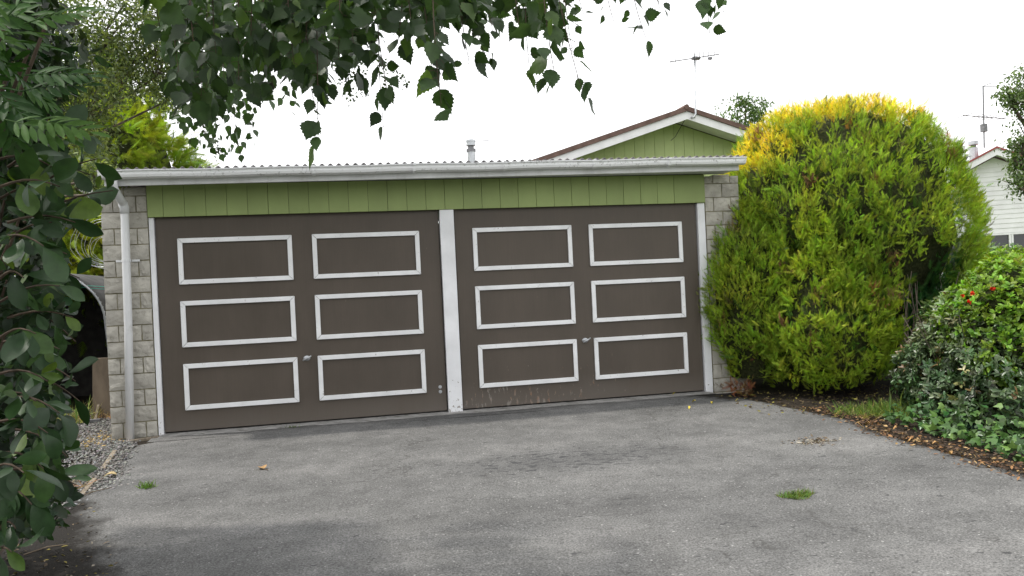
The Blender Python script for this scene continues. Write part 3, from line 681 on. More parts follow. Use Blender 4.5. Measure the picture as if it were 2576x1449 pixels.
# golden conifer behind the garage on the left
lc = P(375, 420, 13.0)
lcf = thing('conifer', 'yellow green conifer behind the left end of the garage', 'conifer', (lc[0]-.6, lc[1], 0))
L1 = ((lc[0]-.55, lc[1], 0), [(.3, 1.1), (1.5, 1.45), (3.0, 1.35), (3.9, 1.0), (4.6, .6), (5.2, .05)], (1, 1))
def lcol(p, nn):
    n = len(p); f = vnoise(p, 2.2, 12); a = jit((.30, .36, .03), n, .2, .06); b = jit((.10, .16, .02), n, .25, .08); k = (.45+.6*f).clip(0, 1)[:, None]; return a*k+b*(1-k)
p, nn = lobes_points(620, [L1]); p = p[:]; p = p+nn*(.14*vnoise(p, 3.5, 21))[:, None]
bigmesh('foliage', *conifer_fill(p, nn, 14, .22, lcol, .15, .24, SPRAY_W), MAT['conifer'], lcf)
v, f = revolve([(z, r*.78) for z, r in L1[1]], L1[0], (1, 1), 18, .06); MB().add(v, f).build('dark_core', MAT['core'], lcf)
m = MB(); m.tube([(lc[0]-.55, lc[1], -.1), (lc[0]-.55, lc[1], 3)], [.14, .06], 8); m.build('trunk', MAT['bark'], lcf)

# ------------------------------------------------------------------ leafy trees at a distance
def leafy(name, label, blobs, n, size, cols, base, tpl=TINY, mat='leaf', droop=.2, twigs=3, rad=.012, cat='tree'):
    root = thing(name, label, cat, base); pos = []; ws = np.array([np.prod(b[1])**.67 for b in blobs]); ws /= ws.sum()
    tw = MB(); b0_ = np.array(base, float); mc = np.mean([b[0] for b in blobs], 0); zmin = min(b[0][2]-b[1][2] for b in blobs)
    fork = np.array((b0_[0]*.8+mc[0]*.2, b0_[1]*.8+mc[1]*.2, max(.8, zmin-.2)))
    tw.tube([b0_-(0, 0, .1), (b0_+fork)/2+(.04, 0, 0), fork], [rad*9, rad*8, rad*6.5], 8, False)
    for (c, r), w in zip(blobs, ws):
        c = np.array(c, float); r = np.array(r, float); k = int(n*w); cl = max(4, k//14); u = rdir(cl)*(rng.random((cl, 1))**.4); cen = c+u*r
        idx = rng.integers(0, cl, k); pos.append(cen[idx]+rng.normal(size=(k, 3))*(r.mean()*.16))
        for j in range(min(cl, twigs*4)):
            s_ = c-np.array((0, 0, r[2]*.6)); tw.tube([s_, (s_+cen[j])/2+(0, 0, .05), cen[j]], [rad*1.6, rad, rad*.4], 5, False)
        tw.tube([fork, fork*.6+c*.4+(0, 0, .3), c-np.array((0, 0, r[2]*.6))], [rad*4, rad*3, rad*1.8], 6, False)
    pos = np.concatenate(pos); k = len(pos); d = rdir(k)+np.array((0, 0, -droop)); nor = rdir(k)*.7+np.array((0, 0, .6))
    ci = rng.integers(0, len(cols), k); C = np.array(cols)[ci]*(1+.2*rng.normal(size=(k, 1))).clip(.4, 1.8)
    bigmesh('crown', *scat(tpl[0], tpl[1], pos, d, nor, size*rng.uniform(.6, 1.3, k), C), MAT[mat], root)
    tw.build('trunk', MAT['bark'], root, True); return root
bt = P(1868, 285, 22)
leafy('tree', 'leafy green tree top showing above the green house roof', [(bt+(0, 0, -.2), (.75, .6, .6)), (bt+(-.5, 0, -.65), (.6, .6, .45)), (bt+(.55, .1, .15), (.35, .4, .35)), (bt+(.1, 0, .32), (.3, .3, .2)), (bt+(0, 0, -1.3), (1.0, .8, .7))], 4800, .11, [(.10, .165, .05), (.13, .20, .07), (.06, .11, .035)], (bt[0], bt[1], 0))
r1, r2, r3 = P(2552, 228, 12), P(2552, 385, 12), P(2566, 460, 12)
leafy('tree', 'leafy tree with dark gaps leaning in from the right edge', [(r1+(.25, 0, .05), (.42, .4, .34)), (r1+(-.05, 0, -.12), (.26, .3, .18)), (r2+(.15, 0, .1), (.22, .3, .2)), (r3+(.12, 0, .05), (.32, .3, .33)), (r3+(.45, 0, .6), (.4, .5, .9)), (r3+(.0, 0, .3), (.16, .2, .14))], 5200, .07, [(.095, .15, .045), (.14, .20, .075), (.06, .10, .035)], (r3[0]+1.2, r3[1]+.3, 0))
# fine-leaved weeping tree left of the garage
w0 = P(300, 150, 9.5)
bl = [(P(x, y, d), (rx, .45, rz_)) for x, y, d, rx, rz_ in ((260, 60, 9.3, .6, .45), (310, 170, 9.6, .5, .4), (215, 240, 9.0, .45, .4), (390, 120, 9.8, .45, .6), (220, 340, 9.2, .3, .35), (425, 190, 10, .22, .5), (200, 420, 8.8, .35, .4), (330, -60, 9.6, 1.0, .35), (240, 430, 7.8, .16, .14), (285, 470, 7.5, .10, .12), (150, 120, 8.8, .5, .9), (440, 40, 9.9, .3, .3))]
leafy('tree', 'fine leaved grey green tree hanging over the left end of the garage', bl, 20000, .06, [(.10, .14, .055), (.14, .18, .07), (.08, .115, .045), (.20, .24, .06)], (w0[0]-1.9, w0[1]+.4, 0), TINY, 'leaf', .5, 2, .006)

# clipped boundary hedge beyond the left side of the yard
hg = thing('hedge', 'dark boundary hedge beyond the arched shelter on the left', 'hedge', (-3.6, 1.5, 0))
n = 9000; q = np.stack([rng.choice([-3.05, -4.1, 0], n, p=[.55, .15, .30]), rng.uniform(-7, 9, n), rng.uniform(0, 2.2, n)], 1); tp = q[:, 0] == 0; q[tp, 0] = rng.uniform(-4.1, -3.05, int(tp.sum())); q[tp, 2] = 2.2
q += rng.normal(size=(n, 3))*.06; q[:, 0] += .08*vnoise(q, 3, 77); bigmesh('foliage', *scat(SMALL[0], SMALL[1], q, rdir(n)+(.3, 0, .2), rdir(n)+(.6, 0, .5), .10*rng.uniform(.6, 1.2, n), jit((.045, .085, .03), n)), MAT['leaf'], hg)
box_obj('dark_core', MAT['core'], hg, -4.05, -3.12, -7, 9, -.3, 2.14)
# ------------------------------------------------------------------ birch overhead
LEAFV = []
def leaf_variants(tpl, name, mat, k=5, bend=.15):
    out = []
    for i in range(k):
        v = tpl[0].copy(); r_ = np.random.default_rng(50+i); v[:, 0] *= r_.uniform(.85, 1.12); v[:, 2] += bend*r_.normal()*v[:, 0]*v[:, 1]+bend*.8*r_.normal()*v[:, 1]**2+.06*np.sin(6*v[:, 1]+i)*np.abs(v[:, 0])*2
        me = mesh(name, v, [tuple(q) for q in tpl[1].tolist()], True); me.materials.append(mat); out.append(me)
    return out
def leaf_objects(name, variants, root, pos, d, nor, sc, k):
    X, Y, Z = frames(d, nor)
    for i in range(k):
        m = Matrix.Identity(4)
        for a in range(3): m[a][0], m[a][1], m[a][2], m[a][3] = X[i][a]*sc[i], Y[i][a]*sc[i], Z[i][a]*sc[i], pos[i][a]
        link(name, variants[i % len(variants)], None, root, m)
bi = thing('birch_tree', 'birch tree with serrated leaves hanging over the driveway', 'tree', (-.25, -7.3, -.25))
m = MB(); m.tube([(-.25, -7.3, -.3), (-.2, -7.25, 1.2), (-.05, -7.1, 3.0), (.1, -6.9, 4.4)], [.16, .13, .10, .07], 10); m.build('trunk', MAT['bark'], bi, True)
limb = MB(); limb.tube([(-.1, -7.15, 2.5), (.6, -6.5, 3.0), (1.4, -5.8, 3.15), (2.3, -5.4, 3.0), (3.2, -5.3, 2.75), (3.8, -5.2, 2.55)], [.06, .05, .04, .03, .02, .008], 8)
limb.tube([(.0, -7.0, 2.9), (.5, -6.0, 3.3), (1.0, -4.6, 3.4), (1.6, -3.8, 3.3)], [.05, .04, .03, .015], 7)
# strands: (x top, x bottom, y bottom, depth, leaf length, leaves)
ST = [(400, 405, 100, 1.9, .062, 5), (440, 450, 200, 2.1, .060, 8), (430, 440, 330, 3.6, .055, 20), (470, 480, 380, 3.8, .056, 26), (500, 505, 300, 2.5, .06, 12), (520, 560, 360, 3.5, .052, 15), (555, 600, 400, 3.7, .055, 26), (540, 545, 410, 3.9, .052, 26),
      (600, 600, 250, 2.2, .062, 12), (640, 640, 300, 2.9, .06, 12), (660, 690, 250, 2.3, .062, 12), (700, 730, 280, 3.2, .055, 12), (720, 740, 180, 2.1, .062, 10), (760, 800, 310, 2.15, .066, 9), (790, 800, 380, 2.1, .064, 9), (810, 820, 240, 2.5, .06, 10),
      (840, 850, 170, 2.3, .062, 10), (880, 890, 130, 2.2, .062, 9), (920, 925, 150, 2.5, .06, 9), (950, 975, 250, 2.2, .060, 8), (960, 965, 340, 2.5, .052, 7), (1000, 1000, 130, 2.3, .062, 9), (1040, 1040, 110, 2.2, .062, 8), (1090, 1110, 280, 2.0, .068, 10), (1060, 1110, 210, 2.2, .06, 7),
      (1130, 1180, 180, 2.2, .062, 8), (1180, 1225, 170, 2.4, .055, 8), (1220, 1240, 100, 2.5, .055, 6), (1260, 1280, 30, 2.4, .055, 3), (1290, 1310, 110, 2.3, .058, 5), (1320, 1330, 180, 2.2, .062, 7), (1360, 1400, 230, 2.15, .064, 8), (1380, 1470, 265, 2.2, .062, 6), (1410, 1440, 150, 2.6, .045, 6), (1370, 1400, 110, 2.4, .06, 6),
      (1450, 1470, 60, 2.6, .05, 4), (1530, 1545, 75, 2.6, .05, 4), (1590, 1625, 115, 2.5, .056, 6), (1640, 1660, 40, 2.5, .055, 4), (1760, 1785, 105, 2.4, .052, 4), (1770, 1775, 35, 2.4, .055, 3), (1810, 1820, 50, 2.6, .04, 2), (1490, 1500, 25, 2.5, .05, 3),
      (480, 490, 150, 2.0, .066, 9), (540, 545, 170, 2.05, .064, 9), (420, 425, 240, 3.0, .055, 9), (620, 630, 120, 2.0, .066, 9), (690, 690, 120, 2.0, .066, 9), (770, 770, 120, 2.05, .066, 9), (850, 855, 70, 2.0, .066, 7), (950, 950, 70, 2.1, .066, 8), (1150, 1160, 70, 2.2, .064, 8), (1090, 1090, 90, 2.1, .066, 7), (1330, 1340, 60, 2.3, .062, 6), (1410, 1415, 50, 2.3, .062, 5), (560, 570, 260, 2.6, .058, 10), (510, 520, 240, 3.0, .055, 10), (660, 650, 180, 3.0, .055, 10), (740, 735, 90, 2.6, .06, 9), (460, 465, 80, 2.2, .064, 8), (520, 520, 90, 2.4, .06, 8), (580, 585, 80, 2.6, .06, 8), (450, 445, 350, 4.3, .05, 26), (500, 520, 390, 4.2, .052, 30), (570, 580, 400, 4.4, .052, 30), (620, 640, 380, 4.5, .05, 24), (660, 665, 270, 3.6, .05, 12), (690, 720, 300, 3.8, .05, 12), (480, 470, 300, 4.2, .052, 16), (540, 530, 330, 4.4, .05, 16), (600, 610, 320, 4.3, .05, 14)]
pos, dd, nr, sc = [], [], [], []
tw = MB()
for xt, xb, yb, dp_, ll, nl in ST:
    bend = random.uniform(-14, 14); pts = []
    for k in range(9):
        t = k/8; pts.append(P(xt+(xb-xt)*t*t+bend*math.sin(3.1*t), -170+(yb-20+170)*t, dp_+.06*math.sin(2*t+xt)))
    pts = np.array(pts); tw.tube(pts, np.linspace(.0022, .0009, 9), 5, False)
    l_top = min(((np.array(c)-pts[0])@(np.array(c)-pts[0]), i) for i, c in enumerate(((.6, -6.5, 3.0), (1.4, -5.8, 3.15), (2.3, -5.4, 3.0), (3.2, -5.3, 2.75), (1.0, -4.6, 3.4), (1.6, -3.8, 3.3))))[1]
    cpt = np.array(((.6, -6.5, 3.0), (1.4, -5.8, 3.15), (2.3, -5.4, 3.0), (3.2, -5.3, 2.75), (1.0, -4.6, 3.4), (1.6, -3.8, 3.3))[l_top])
    tw.tube([cpt, (cpt+pts[0])/2+(0, 0, .12), pts[0]], [.008, .005, .0022], 5, False)
    frac = (yb+170)/1.0
    for k in range(int(nl*1.6)+1):
        t = 1-(k+.3*random.random())/(nl*1.6+1)*min(1.0, (yb+60)/frac) if k else 1.0
        a = pts[min(8, int(t*8))]*(1-(t*8 % 1))+pts[min(8, int(t*8)+1)]*(t*8 % 1) if t < 1 else pts[8]
        out = nrm(np.array((random.gauss(0, 1), random.gauss(0, .8), random.gauss(-.1, .4))))
        st = a+out*random.uniform(.010, .028)
        tw.tube([a, (a+st)/2+(0, 0, .003), st], .0007, 4, False)
        pos.append(st); dd.append(out*.6+np.array((0, 0, -1.0 if random.random() < .8 else .1))+.3*rng.normal(size=3)); nr.append(rng.normal(size=3)+np.array((0, -.5, .4))); sc.append(ll*random.uniform(.55, 1.15))
pos, dd, nr, sc = map(np.array, (pos, dd, nr, sc))
dep = (pos-CAM)@_f; order = np.argsort(-sc/dep); pos, dd, nr, sc = pos[order], dd[order], nr[order], sc[order]
K = min(300, len(pos))
leaf_objects('leaf', leaf_variants(BIRCH, 'leaf', MAT['birch'], 8, .3), bi, pos, dd, nr, sc, K)
limb.build('limb', MAT['bark'], bi, True); tw.build('twigs', MAT['twig'], bi)
# further crown: leaves past the nearest ones, over and beside the view, and fine hanging strands beyond
ex, ed, en_, es, ec = list(pos[K:]), list(dd[K:]), list(nr[K:]), list(sc[K:]), [(.04, .078, .026)]*(len(pos)-K)
def more(n, x0, x1, y0, y1, d0, d1, s, col):
    for i in range(n):
        ex.append(P(random.uniform(x0, x1), random.uniform(y0, y1), random.uniform(d0, d1))); ed.append(np.array((random.gauss(0, .5), random.gauss(0, .5), -.8))); en_.append(rng.normal(size=3)+np.array((0, -.6, .4))); es.append(s*random.uniform(.7, 1.2)); ec.append(col)
more(330, 400, 850, -120, 150, 2.4, 4.2, .058, (.036, .072, .024)); more(170, 850, 1250, -140, 25, 2.3, 3.4, .058, (.036, .072, .024)); more(90, 430, 640, 130, 260, 3.0, 4.5, .054, (.04, .08, .026))
more(420, 300, 1900, -900, -130, 2.0, 4.0, .06, (.036, .072, .024)); more(120, 960, 1260, -100, 60, 2.2, 3.0, .06, (.03, .06, .02)); more(110, 600, 930, 60, 215, 2.2, 3.0, .064, (.026, .05, .02)); more(60, 420, 640, 60, 260, 2.1, 2.8, .064, (.026, .05, .02))
ec = np.array(ec)*(1+.2*rng.normal(size=(len(ec), 1))).clip(.5, 1.8)
stuff = [scat(BIRCH[0], BIRCH[1], np.array(ex), np.array(ed), np.array(en_), np.array(es), ec)]
for xa, ya, xb, yb, dp_, k in ((860, 60, 885, 260, 7.5, 190), (840, 80, 860, 220, 7.6, 120), (900, 80, 920, 235, 7.6, 100), (960, 150, 1035, 215, 7.4, 60), (930, 120, 985, 235, 7.3, 60), (480, 250, 560, 400, 7.0, 120)):
    t = rng.random(k); q = np.array([P(xa+(xb-xa)*s_+random.gauss(0, 7), ya+(yb-ya)*s_+random.gauss(0, 6), dp_) for s_ in t])
    stuff.append(scat(BIRCH[0], BIRCH[1], q, rdir(k)+(0, 0, -.8), rdir(k), .032*rng.uniform(.7, 1.2, k), jit((.04, .065, .025), k)))
n = 5200; cl = np.array([(random.uniform(-2.4, 1.9), random.uniform(-8.2, -3.4), random.uniform(3.0, 5.2)) for _ in range(150)]); cl = cl[(cl[:, 2] > 3.3+.22*(cl[:, 1]+6.5).clip(0, 9))]  # unseen crown leaves overhead, added to shade the left side
q = cl[rng.integers(0, len(cl), n)]+rng.normal(size=(n, 3))*.28
stuff.append(scat(BIRCH[0], BIRCH[1], q, rdir(n)+(0, 0, -.8), rdir(n)+(0, 0, .5), .07*rng.uniform(.7, 1.2, n), jit((.036, .07, .024), n)))
bigmesh('small_leaves', *merge(stuff), MAT['leaf'], bi)

# ------------------------------------------------------------------ left shrub with oval leaves, and the pinnate one above it
ov = thing('shrub', 'dark evergreen shrub with large oval leaves at the left edge', 'shrub', (.35, -4.45, gz(.35, -4.45)))
stems = MB(); opos, od, on_, osz = [], [], [], []
def osprig(x0, y0, x1, y1, dep0, dep1, n, L=.104):
    pts = np.array([P(x0+(x1-x0)*t, y0+(y1-y0)*t-18*math.sin(3.1*t), dep0+(dep1-dep0)*t) for t in np.linspace(0, 1, 6)])
    stems.tube(pts, np.linspace(.006, .002, 6), 5, False)
    ax = nrm(pts[-1]-pts[0])
    for k in range(n):
        t = .25+.75*(k+random.random()*.5)/n; i = min(4, int(t*5)); a = pts[i]*(1-(t*5-i))+pts[i+1]*(t*5-i)
        out = nrm(np.cross(ax, rng.normal(size=3)))
        opos.append(a+out*.012); od.append(out*.9+ax*.55+np.array((0, -.1, -.35))); on_.append(np.array((.15, -.75, .65))+.55*rng.normal(size=3)); osz.append(L*random.uniform(.6, 1.3))
SP = [(0, 470, 150, 470, 2.7, 2.6, 8), (20, 560, 190, 560, 2.8, 2.7, 8), (0, 600, 110, 620, 2.6, 2.5, 7), (0, 400, 130, 420, 2.8, 2.7, 7), (20, 420, 220, 330, 3.1, 3.0, 8), (60, 500, 245, 400, 3.2, 2.9, 9), (40, 420, 225, 440, 3.3, 3.0, 9), (60, 560, 285, 480, 3.2, 3.2, 8), (0, 620, 130, 560, 3.1, 2.8, 9), (30, 640, 170, 640, 3.2, 3.0, 9), (0, 760, 150, 720, 3.1, 2.9, 9), (20, 800, 185, 800, 3.2, 3.0, 9), (10, 860, 150, 880, 3.0, 2.8, 9), (30, 900, 190, 960, 3.2, 3.1, 9), (0, 940, 120, 960, 2.9, 2.7, 9), (20, 1000, 150, 1040, 3.1, 2.9, 9), (0, 1060, 120, 1090, 3.0, 2.8, 9), (40, 1080, 170, 1150, 3.1, 3.0, 8), (0, 1140, 110, 1180, 2.9, 2.8, 9), (30, 1180, 190, 1220, 3.1, 3.0, 7), (0, 1230, 80, 1270, 2.9, 2.8, 8), (0, 1330, 40, 1330, 2.9, 2.8, 8), (0, 700, 60, 700, 2.7, 2.6, 6), (0, 500, 120, 480, 3.0, 2.8, 8), (70, 700, 200, 700, 3.4, 3.3, 8), (60, 950, 200, 1010, 3.4, 3.3, 5), (40, 770, 190, 860, 3.4, 3.3, 8), (20, 560, 180, 520, 3.5, 3.4, 8), (0, 1000, 90, 1010, 2.7, 2.6, 6), (0, 850, 90, 840, 2.7, 2.6, 6), (-20, 1180, 60, 1190, 2.7, 2.6, 6), (-20, 1400, 30, 1390, 2.8, 2.7, 6)]
for s_ in SP: osprig(*s_)
opos, od, on_, osz = map(np.array, (opos, od, on_, osz)); order = np.argsort(-osz); opos, od, on_, osz = opos[order], od[order], on_[order], osz[order]
leaf_objects('leaf', leaf_variants(OVAL, 'leaf', MAT['oval'], 8, .3), ov, opos, od, on_, osz, min(300, len(opos)))
for k in range(7):
    b_ = np.array((.30+random.uniform(-.15, .15), -4.45+random.uniform(-.2, .2), gz(.3, -4.4)-.03)); e_ = P(random.uniform(0, 60), random.uniform(450, 900), random.uniform(3.1, 3.4))
    stems.tube([b_, (b_+e_)/2+(-.05, 0, .1), e_], [.014, .010, .005], 6, False)
stems.build('stems', MAT['twig'], ov)
n = 3200; q = np.array([P(random.uniform(-160, 160), random.uniform(430, 1340), random.uniform(3.2, 4.3)) for _ in range(n)])
edge = np.array([-(q[i]@_r) for i in range(n)])
bigmesh('inner_leaves', *scat(OVAL[0], OVAL[1], q, rdir(n)+(0, -.2, -.3), rdir(n)+(0, -.5, .6), .085*rng.uniform(.7, 1.1, n), jit((.026, .050, .024), n, .25)), MAT['leaf'], ov)  # inner leaves coloured darker, standing for shade between the outer ones
# pinnate
pn = thing('shrub', 'bright green shrub with narrow feathery leaflets at the top left corner', 'shrub', (.2, -4.9, gz(.2, -4.9)))
def frond_mesh(seed):
    r_ = np.random.default_rng(seed); parts = []; npair = 6; P_, D_, N_, S_ = [], [], [], []
    for k in range(npair):
        t = .2+.75*k/npair
        for s in (-1, 1): P_.append((0, t, -.15*t*t)); D_.append((s*(1.0-.3*t), .62+.5*t, -.12+.1*r_.normal())); N_.append((.2*r_.normal(), .2*r_.normal(), 1)); S_.append((.42*(1-.35*abs(t-.5)))*r_.uniform(.85, 1.1))
    P_.append((0, .97, -.15)); D_.append((0, 1, -.1)); N_.append((0, 0, 1)); S_.append(.36)
    v, f, c = scat(LANCE[0]*np.array((.8, 1, 1)), LANCE[1], np.array(P_), np.array(D_), np.array(N_), np.array(S_), np.ones((len(P_), 3)))
    mb = MB(); mb.add(v.tolist(), [tuple(q_) for q_ in f.tolist()]); mb.tube([(0, t, -.15*t*t) for t in np.linspace(0, 1, 5)], [.012, .010, .008, .006, .004], 4, False)
    me = mesh('leaf', mb.v, mb.f, True); me.materials.append(MAT['frond']); return me
FM = [frond_mesh(i) for i in range(4)]
fp, fd, fn, fs = [], [], [], []
for i in range(64):
    x = random.uniform(-140, 160); y = random.uniform(-140, 470); y -= 70; lim = np.interp(y, [-200, 0, 70, 170, 240, 300, 400], [-30, -20, 40, 90, 60, -20, -90])
    if x > lim-40: x = lim-40-random.random()*80
    fp.append(P(x-30, y-20, random.uniform(2.5, 3.3))); dirn = _r*random.uniform(.1, 1.0)+np.array((0, 0, random.uniform(-.75, .35)))+rng.normal(size=3)*.3; fd.append(dirn); fn.append(np.array((0, -.5, .9))+rng.normal(size=3)*.35); fs.append(random.uniform(.17, .25))
for x, y, dx, dz in ((60, 60, 1, .3), (60, 190, 1, .1), (70, 300, 1, -.1), (10, 300, .9, -.2), (50, 230, 1, .2), (20, 40, .6, .6)):
    fp.append(P(x, y, 2.5)); fd.append(_r*dx+np.array((0, -.1, dz))); fn.append(np.array((0, -.7, .7))); fs.append(.20)
fp, fd, fn, fs = map(np.array, (fp, fd, fn, fs)); leaf_objects('leaf', FM, pn, fp, fd, fn, fs, len(fp))
m = MB()
for k in range(6):
    b_ = np.array((.2+random.uniform(-.12, .12), -4.9+random.uniform(-.2, .2), gz(.2, -4.9)-.03)); e_ = P(random.uniform(-60, 120), random.uniform(-80, 400), 3.0); m.tube([b_, (b_+e_)/2+(-.12, 0, 0), e_], [.016, .012, .006], 6, False)
m.build('stems', MAT['twig'], pn)
n = 4600; q = np.array([P(random.uniform(-200, 140)+max(0, 130-abs(y_-130))*random.uniform(0, 1.0), y_, random.uniform(3.4, 4.6)) for y_ in rng.uniform(-160, 560, n)])
bigmesh('inner_leaves', *scat(LANCE[0], LANCE[1], q, rdir(n)+(0, 0, -.5), rdir(n)+(0, -.4, .5), .095*rng.uniform(.7, 1.1, n), jit((.020, .040, .014), n, .3)), MAT['leaf'], pn)  # shade behind the fronds put into the dark colour of these leaves

# ------------------------------------------------------------------ shrubs on the right
def shell(n, c, r, zmin):
    u = rdir(n); p = np.array(c)+u*np.array(r); p += u*(.10*vnoise(p, 4, 31)+.05*vnoise(p, 9, 32))[:, None]; p -= u*rng.random((n, 1))**2*.25
    k = p[:, 2] > zmin; return p[k], u[k]
def rosettes(p, u, per, size, col, tpl=LANCE, flat=.55):
    n = len(p); ax = nrm(u*.8+np.array((0, 0, .6))+.45*rng.normal(size=(n, 3))); A_ = np.repeat(ax, per, 0)
    out = nrm(np.cross(A_, rdir(n*per))); d = out+A_*rng.uniform(-.1, flat*1.4, (n*per, 1)); s_ = size*rng.uniform(.65, 1.2, n*per)
    return scat(tpl[0], tpl[1], np.repeat(p, per, 0)+rng.normal(size=(n*per, 3))*.008, d, A_+.15*rng.normal(size=(n*per, 3)), s_, np.repeat(col, per, 0)*(1+.2*rng.normal(size=(n*per, 1))).clip(.4, 1.7))
rh = thing('shrub', 'dull green glossy leaved shrub with loose whorled leaves right of the drive', 'shrub', (7.3, -1.95, -.07))
rc = P(2500, 930, 6.75); p, u = shell(5200, rc, (.74, .74, .86), -.06)
f_ = vnoise(p, 3, 41); light = ((p[:, 2]-.40)/.4).clip(0, 1)  # leaves paler towards the top, light from above put into the colour
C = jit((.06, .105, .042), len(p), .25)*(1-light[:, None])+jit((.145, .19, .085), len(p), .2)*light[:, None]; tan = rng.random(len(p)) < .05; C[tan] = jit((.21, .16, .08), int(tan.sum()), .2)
bigmesh('foliage', *rosettes(p, u, 7, .058, C), MAT['gloss'], rh)
v, f = revolve([(-.10, .5), (.2, .66), (.6, .64), (.95, .42), (1.12, .05)], (rc[0], rc[1], 0), (.82, .82), 18, .06); MB().add(v, f).build('dark_core', MAT['core'], rh)
m = MB()
for k in range(34):
    th = random.uniform(2.2, 5.2); a = np.array((rc[0], rc[1], -.08))+np.array((math.cos(th)*.2, math.sin(th)*.2, 0)); b = np.array((rc[0]+math.cos(th)*.68, rc[1]+math.sin(th)*.68, random.uniform(.15, .9))); m.tube([a, (a+b)/2+(0, 0, -.08), b], [.009, .006, .003], 5, False)
m.build('stems', MAT['deadwood'], rh)
az = thing('shrub', 'bright green azalea shrub with a few red flowers at the right edge', 'shrub', (7.65, -2.5, -.07))
ac = P(2600, 812, 6.6); p, u = shell(4200, ac, (.84, .72, .64), .2)
C = jit((.125, .235, .022), len(p), .22)+((p[:, 2]-.7)/.6).clip(0, 1)[:, None]*np.array((.05, .05, .0))
bigmesh('foliage', *rosettes(p, u, 7, .050, C, SMALL, .9), MAT['leaf'], az)
v, f = revolve([(-.10, .15), (.2, .3), (.45, .60), (.9, .60), (1.1, .40), (1.2, .05)], (ac[0], ac[1], 0), (1, .85), 18, .06); MB().add(v, f).build('dark_core', MAT['core'], az)
for x, y in ((2421, 745), (2443, 741), (2494, 728), (2437, 762)):
    d_ = ray(x, y); c = ac; r_ = np.array((.90, .78, .70)); oc = (CAM-c)/r_; dn = d_/r_; A_, B_, C_ = dn@dn, 2*oc@dn, oc@oc-1; disc = B_*B_-4*A_*C_
    t_ = (-B_-math.sqrt(disc))/(2*A_) if disc > 0 else 6.6
    q = CAM+d_*t_; v, f, _c = scat(SMALL[0]*np.array((1.6, 1, 1)), SMALL[1], np.tile(q, (6, 1)), rdir(6)*.6+np.array((-.2, -.8, .5)), rdir(6), np.full(6, .034), np.ones((6, 3)))
    m = MB(); m.add(v.tolist(), [tuple(k_) for k_ in f.tolist()]); m.build('flower', MAT['red'], az)
sb = P(2500, 615, 9.6)
sh2 = thing('shrub', 'pale leaved shrub behind the bright azalea below the white house', 'shrub', (sb[0], sb[1], -.05))
p, u = shell(520, (sb[0]+.1, sb[1], .55), (.75, .6, .98), .3); bigmesh('foliage', *rosettes(p, u, 6, .10, jit((.13, .18, .08), len(p), .25)), MAT['leaf'], sh2)
m = MB()
for k in range(9): m.tube([(sb[0], sb[1], -.1), (sb[0]+random.uniform(-.5, .6), sb[1]+random.uniform(-.4, .4), random.uniform(.6, 1.3))], [.014, .005], 5, False)
m.build('stems', MAT['twig'], sh2)
# ivy creeping at the foot of the shrubs
iv = thing('ivy', 'green ivy creeping along the bed edge below the right shrubs', 'ivy', (6.55, -2.7, -.07))
ip = []
for k in range(760):
    t = random.random(); x = np.interp(t, [0, .5, 1], [6.36, 6.34, 6.40])+abs(random.gauss(0, .26)); y = -2.05-2.2*t; ip.append((x, y, gz(x, y)+random.uniform(0, .06+.28*min(1, (x-6.3)/.6 if x > 6.3 else 0))))
ip = np.array(ip); n = len(ip); d = rdir(n)+np.array((-.5, -.2, -.1)); nor = rdir(n)*.45+np.array((-.3, -.5, .8)); s_ = .065*rng.uniform(.55, 1.2, n)
IM = []
for i in range(4):
    v = IVY[0].copy(); v[:, 2] += .12*np.sin(3*v[:, 0]+i)+.05*np.cos(4*v[:, 1]+i); me = mesh('leaf', v, [tuple(q_) for q_ in IVY[1].tolist()]); IM.append(me)
t = NT('ivy_leaf'); o_ = t.add('ShaderNodeObjectInfo'); c_ = t.ramp(o_.outputs['Random'], [(0, (.035, .08, .018)), (.7, (.065, .145, .028)), (1, (.14, .24, .05))]); MAT['ivy'] = t.finish(c_, .42, None, .45)
for me in IM: me.materials.append(MAT['ivy'])
order = np.argsort(-s_); ip, d, nor, s_ = ip[order], d[order], nor[order], s_[order]
leaf_objects('leaf', IM, iv, ip, d, nor, s_, 300)
bigmesh('small_leaves', *scat(IVY[0], IVY[1], ip[300:], d[300:], nor[300:], s_[300:], jit((.05, .11, .03), n-300)), MAT['gloss'], iv)

# ------------------------------------------------------------------ small growth, litter, gravel
def blades(n, area, h, col, lean=.5, w=.06):
    q = np.array([area() for _ in range(n)]); tv = np.array([(-w, 0, 0), (w, 0, 0), (w*.6, .6, -.08), (-w*.6, .6, -.08), (0, 1, -.25)], float); tf = np.array([(0, 1, 2), (0, 2, 3), (3, 2, 4)])
    d = rng.normal(size=(n, 3))*lean; d[:, 2] = 1; nor = rdir(n); nor[:, 2] *= .3
    return scat(tv, tf, q, d, nor, h*rng.uniform(.5, 1.3, n), jit(col, n, .25))
def gp(x, y, dz=.008): return (x, y, gz(x, y)+dz)
def lump(cx, cy, rx, ry):
    def f():
        a = random.uniform(0, 6.283); r_ = math.sqrt(random.random())*(1+.25*math.sin(3*a)); return gp(cx+rx*r_*math.cos(a), cy+ry*r_*math.sin(a))
    return f
tu = G(2005, 1252)
bigmesh('grass_tuft', *merge([blades(420, lump(tu[0], tu[1], .105, .055), .040, (.12, .19, .04), .8, .05), blades(60, lump(tu[0]-.01, tu[1], .11, .06), .035, (.26, .20, .09), 1.0, .06)]), MAT['leaf'], None, None, 'green grass tuft growing through the middle of the driveway', 'grass')
tu = G(370, 1230); bigmesh('grass_tuft', *blades(90, lump(tu[0], tu[1], .05, .04), .05, (.11, .20, .03), .6), MAT['leaf'], None, None, 'tiny green weed beside the gravel on the left of the driveway', 'grass')
